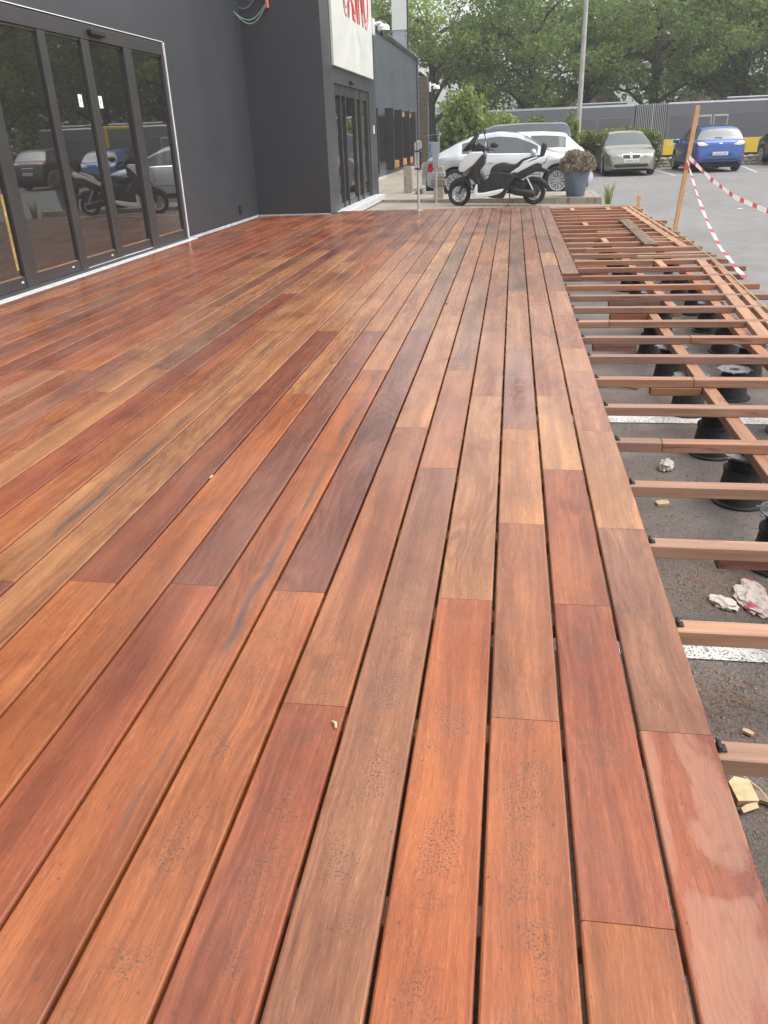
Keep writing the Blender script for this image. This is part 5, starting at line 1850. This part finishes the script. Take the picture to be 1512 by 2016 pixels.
ribbon('barrier_tape', [(2.50, 13.10, .74), (2.36, 11.6, .44), (2.22, 10.1, .20), (2.12, 8.9, .06), (2.06, 7.9, -.005), (2.02, 7.45, -.015)], .062, (.9, .15), 'red and white tape sagging from the stake to the joist ends')
ribbon('barrier_tape', [(2.52, 13.10, .78), (2.56, 11.8, .56), (2.57, 10.4, .42), (2.58, 9.2, .38), (2.62, 7.0, .45), (2.7, 4.5, .7)], .062, (1.5, .9), 'red and white tape running from the stake to the right edge')
mb = MB()
for k in range(3):
    mb.cbox(-.036, .036, -.029, .029, .965 + k * .035, .998 + k * .035, .003)
o = mb.build('tape_wrap', plain('red_tape_wrap', (.55, .10, .08), .4, var=.5, vs=40), st)
o.rotation_euler = (0, math.radians(4.0), 0)
sg2 = MB().tube([(2.06, 15.15, -.016), (2.07, 11.1, -.012), (1.99, 8.3, -.012), (1.885, 6.8, -.012), (1.72, 4.4, -.012)], .004, 6).build('string_line', STRING, None)
tag(sg2, 'thin yellow string line stretched over the outer joists', 'string')

# ------------------------------------------------------------------ litter on the asphalt and the boards
def crumple(name, loc, size, mat, label, cat, seed, flat=.5):
    r = random.Random(seed)
    bm = bmesh.new()
    bmesh.ops.create_icosphere(bm, subdivisions=3, radius=.5)
    for v in bm.verts:
        n_ = .72 + .4 * r.random()
        v.co = Vector((v.co.x * size[0] * n_, v.co.y * size[1] * n_, max(-.16, v.co.z) * size[2] * n_))
    zmin = min(v.co.z for v in bm.verts)
    for v in bm.verts: v.co.z -= zmin
    me = bpy.data.meshes.new(name)
    bm.to_mesh(me); bm.free()
    o = link(name, me, mat, None, loc, (0, 0, r.uniform(0, 6)))
    tag(o, label, cat)
    return o


GZ = -.348
crumple('crumpled_paper', (.80, 3.82, GZ), (.10, .075, .08), PAPER, 'crumpled white paper on the asphalt under the joists', 'paper', 1)


def pack_mat():
    g = G('printed_wrapper')
    n_ = g.noise(g.coord(), 11, 4, .6, .6)
    c = g.mix(g.rng(n_, .56, .60), (.55, .47, .42), (.42, .05, .06))
    c = g.mix(g.rng(g.noise(g.coord(), 45, 3), .56, .62, 0, .6), c, (.26, .19, .16))
    g.inp(Base_Color=c, Roughness=.45)
    return g.m


crumple('torn_wrapper', (.90, 2.60, GZ), (.26, .12, .032), pack_mat(), 'torn red and white plastic wrapper on the asphalt between the joists', 'wrapper', 2)
crumple('torn_wrapper', (.79, 2.55, GZ), (.12, .07, .035), PAPER, 'small pale scrap of wrapper beside the red and white one', 'wrapper', 6)


def chip(name, loc, dims, rz, mat, label, tilt=.1):
    a, b, h = dims
    bm = bmesh.new()
    f = bm.faces.new([bm.verts.new(p) for p in ((-a / 2, -b / 2, 0), (a * .42, -b * .55, 0), (a * .5, b * .32, 0), (-a * .1, b * .5, 0), (-a * .5, b * .3, 0))])
    r = bmesh.ops.extrude_face_region(bm, geom=[f])
    for e in r['geom']:
        if isinstance(e, bmesh.types.BMVert): e.co.z = h
    bmesh.ops.recalc_face_normals(bm, faces=bm.faces[:])
    me = bpy.data.meshes.new(name)
    bm.to_mesh(me); bm.free()
    o = link(name, me, mat, None, loc, (tilt, 0, rz))
    tag(o, label, 'wood scrap')


chip('wood_chip', (.715, 3.40, GZ), (.06, .035, .012), .3, PALEW, 'small pale wood chip lying on the asphalt near the third joist')
chip('wood_offcut', (.625, 1.625, GZ + .004), (.055, .075, .02), .2, PALEW, 'pale rectangular wood offcut on the asphalt at the deck edge')
chip('wood_splinter', (.665, 1.612, GZ + .004), (.085, .028, .012), -.35, GREYW, 'grey brown wood splinter beside the pale offcut')
chip('wood_shaving', (.628, 1.575, GZ + .004), (.05, .016, .012), .5, PALEW, 'thin curled wood shaving below the pale offcut', .5)
chip('wood_chip', (.70, 1.86, GZ + .004), (.03, .014, .008), -.6, PALEW, 'tiny yellowish chip on the asphalt behind the nearest open joist')
tw = MB().tube([(.64, 1.68, GZ + .012), (.67, 1.63, GZ + .016), (.69, 1.57, GZ + .012), (.715, 1.50, GZ + .006)], .0028, 6).build('dry_twig', PALEW, None, 50)
tag(tw, 'thin pale twig curving over the asphalt at the right edge', 'twig')
tw = MB().tube([(.60, 5.24, GZ + .008), (.72, 5.22, GZ + .014), (.85, 5.19, GZ + .008)], .007, 6).build('wood_splinter', CHIPO, None, 50)
tag(tw, 'long orange wood splinter on the asphalt under the joists', 'wood scrap')
for k, (x, y, lb) in enumerate([(-1.152, 2.75, 'pale wood crumb caught in a board gap on the left'), (-.355, 1.36, 'small pale splinter stuck in a board gap near the red board'), (-.475, 6.3, 'small dark crumb lying on the tan boards in mid deck')]):
    o = MB().tube([(0, 0, .003), (.006, .012, .006), (.004, .026, .004)], [.003, .004, .0015], 6).build('splinter', PALEW if k < 2 else GREYW, None, 50, loc=(x, y, .001), rot=(0, 0, k * .7))
    tag(o, lb, 'wood scrap')
# sawdust and shavings: uncountable crumbs
vs, fs = [], []
r2 = random.Random(12)
for k in range(3200):
    cx, cy, sp_ = random.choice([(.76, 2.66, .09), (.85, 2.75, .12), (.70, 2.05, .09), (.68, 1.95, .12), (.62, 1.7, .1), (.9, 3.1, .3), (.75, 5.3, .25), (1.2, 4.2, .5)])
    x, y = r2.gauss(cx, sp_), r2.gauss(cy, sp_)
    if y < .8 or x < .42: continue
    a, s_ = r2.uniform(0, 6.3), r2.uniform(.002, .0065)
    z = gz(x, y) + .006
    b = len(vs)
    dx, dy = math.cos(a) * s_, math.sin(a) * s_
    vs += [(x - dx, y - dy, z), (x + dy * .4, y - dx * .4, z + .002), (x + dx, y + dy, z + .001), (x - dy * .4, y + dx * .4, z + .003)]
    fs.append((b, b + 1, b + 2, b + 3))
me = bpy.data.meshes.new('sawdust')
me.from_pydata(vs, [], fs)
# loose grit swept under the frame
vg, fg = [], []
for k in range(2600):
    x, y = r2.uniform(.45, 2.6), r2.uniform(.9, 7.5)
    if r2.random() < .5: x, y = r2.gauss(.8, .25), r2.gauss(2.3, .9)
    if x < .42 or y < .8: continue
    q = r2.uniform(.0018, .006) * (1.6 if r2.random() < .08 else 1)
    z = gz(x, y) + .001
    b = len(vg)
    a = r2.uniform(0, 6)
    vg += [(x + math.cos(a) * q, y + math.sin(a) * q, z), (x + math.cos(a + 2.1) * q, y + math.sin(a + 2.1) * q, z), (x + math.cos(a + 4.2) * q, y + math.sin(a + 4.2) * q, z), (x, y, z + q * 1.1)]
    fg += [(b, b + 1, b + 3), (b + 1, b + 2, b + 3), (b + 2, b, b + 3)]
mg = bpy.data.meshes.new('loose_grit')
mg.from_pydata(vg, [], fg)
tag(link('loose_grit', mg, plain('pale_grit', (.30, .26, .22), .85, var=.6, vs=60)), 'pale loose grit on the asphalt under the joists', 'grit', kind='stuff')
tag(link('sawdust', me, CHIPO), 'orange sawdust and shavings scattered under the open joists', 'sawdust', kind='stuff')
# scraps of paper on the open car park
for k, (x, y, s_) in enumerate([(3.75, 16.3, .05), (4.02, 17.15, .035), (4.33, 17.1, .10), (4.10, 21.1, .07), (2.65, 25.3, .09), (6.2, 12.4, .05), (5.5, 35.0, .1)]):
    where = ['nearest of the three flecks right of the stake', 'middle fleck right of the stake', 'long fleck right of the stake', 'behind the timber stake', 'in front of the beige saloon', 'far right near the tape', 'beside the blue car'][k]
    chip('paper_scrap', (x, y, gz(x, y) + .005), (s_, s_ * .8, .004), k, WHITEP, 'white paper scrap on the asphalt, ' + where, 0)

# ------------------------------------------------------------------ thin summer haze
hz = MB().box(-420, 420, -230, 430, -3, 26).build('haze', None)
hm = bpy.data.materials.new('thin_haze')
hm.use_nodes = True
hn = hm.node_tree.nodes
hn.remove(hn['Principled BSDF'])
pv = hn.new('ShaderNodeVolumePrincipled')
pv.inputs['Color'].default_value = (.92, .94, .95, 1)
pv.inputs['Density'].default_value = .0014
pv.inputs['Anisotropy'].default_value = .2
hm.node_tree.links.new(pv.outputs[0], hn['Material Output'].inputs['Volume'])
hz.data.materials.append(hm)
tag(hz, 'thin pale haze over the car park', 'haze', kind='stuff')
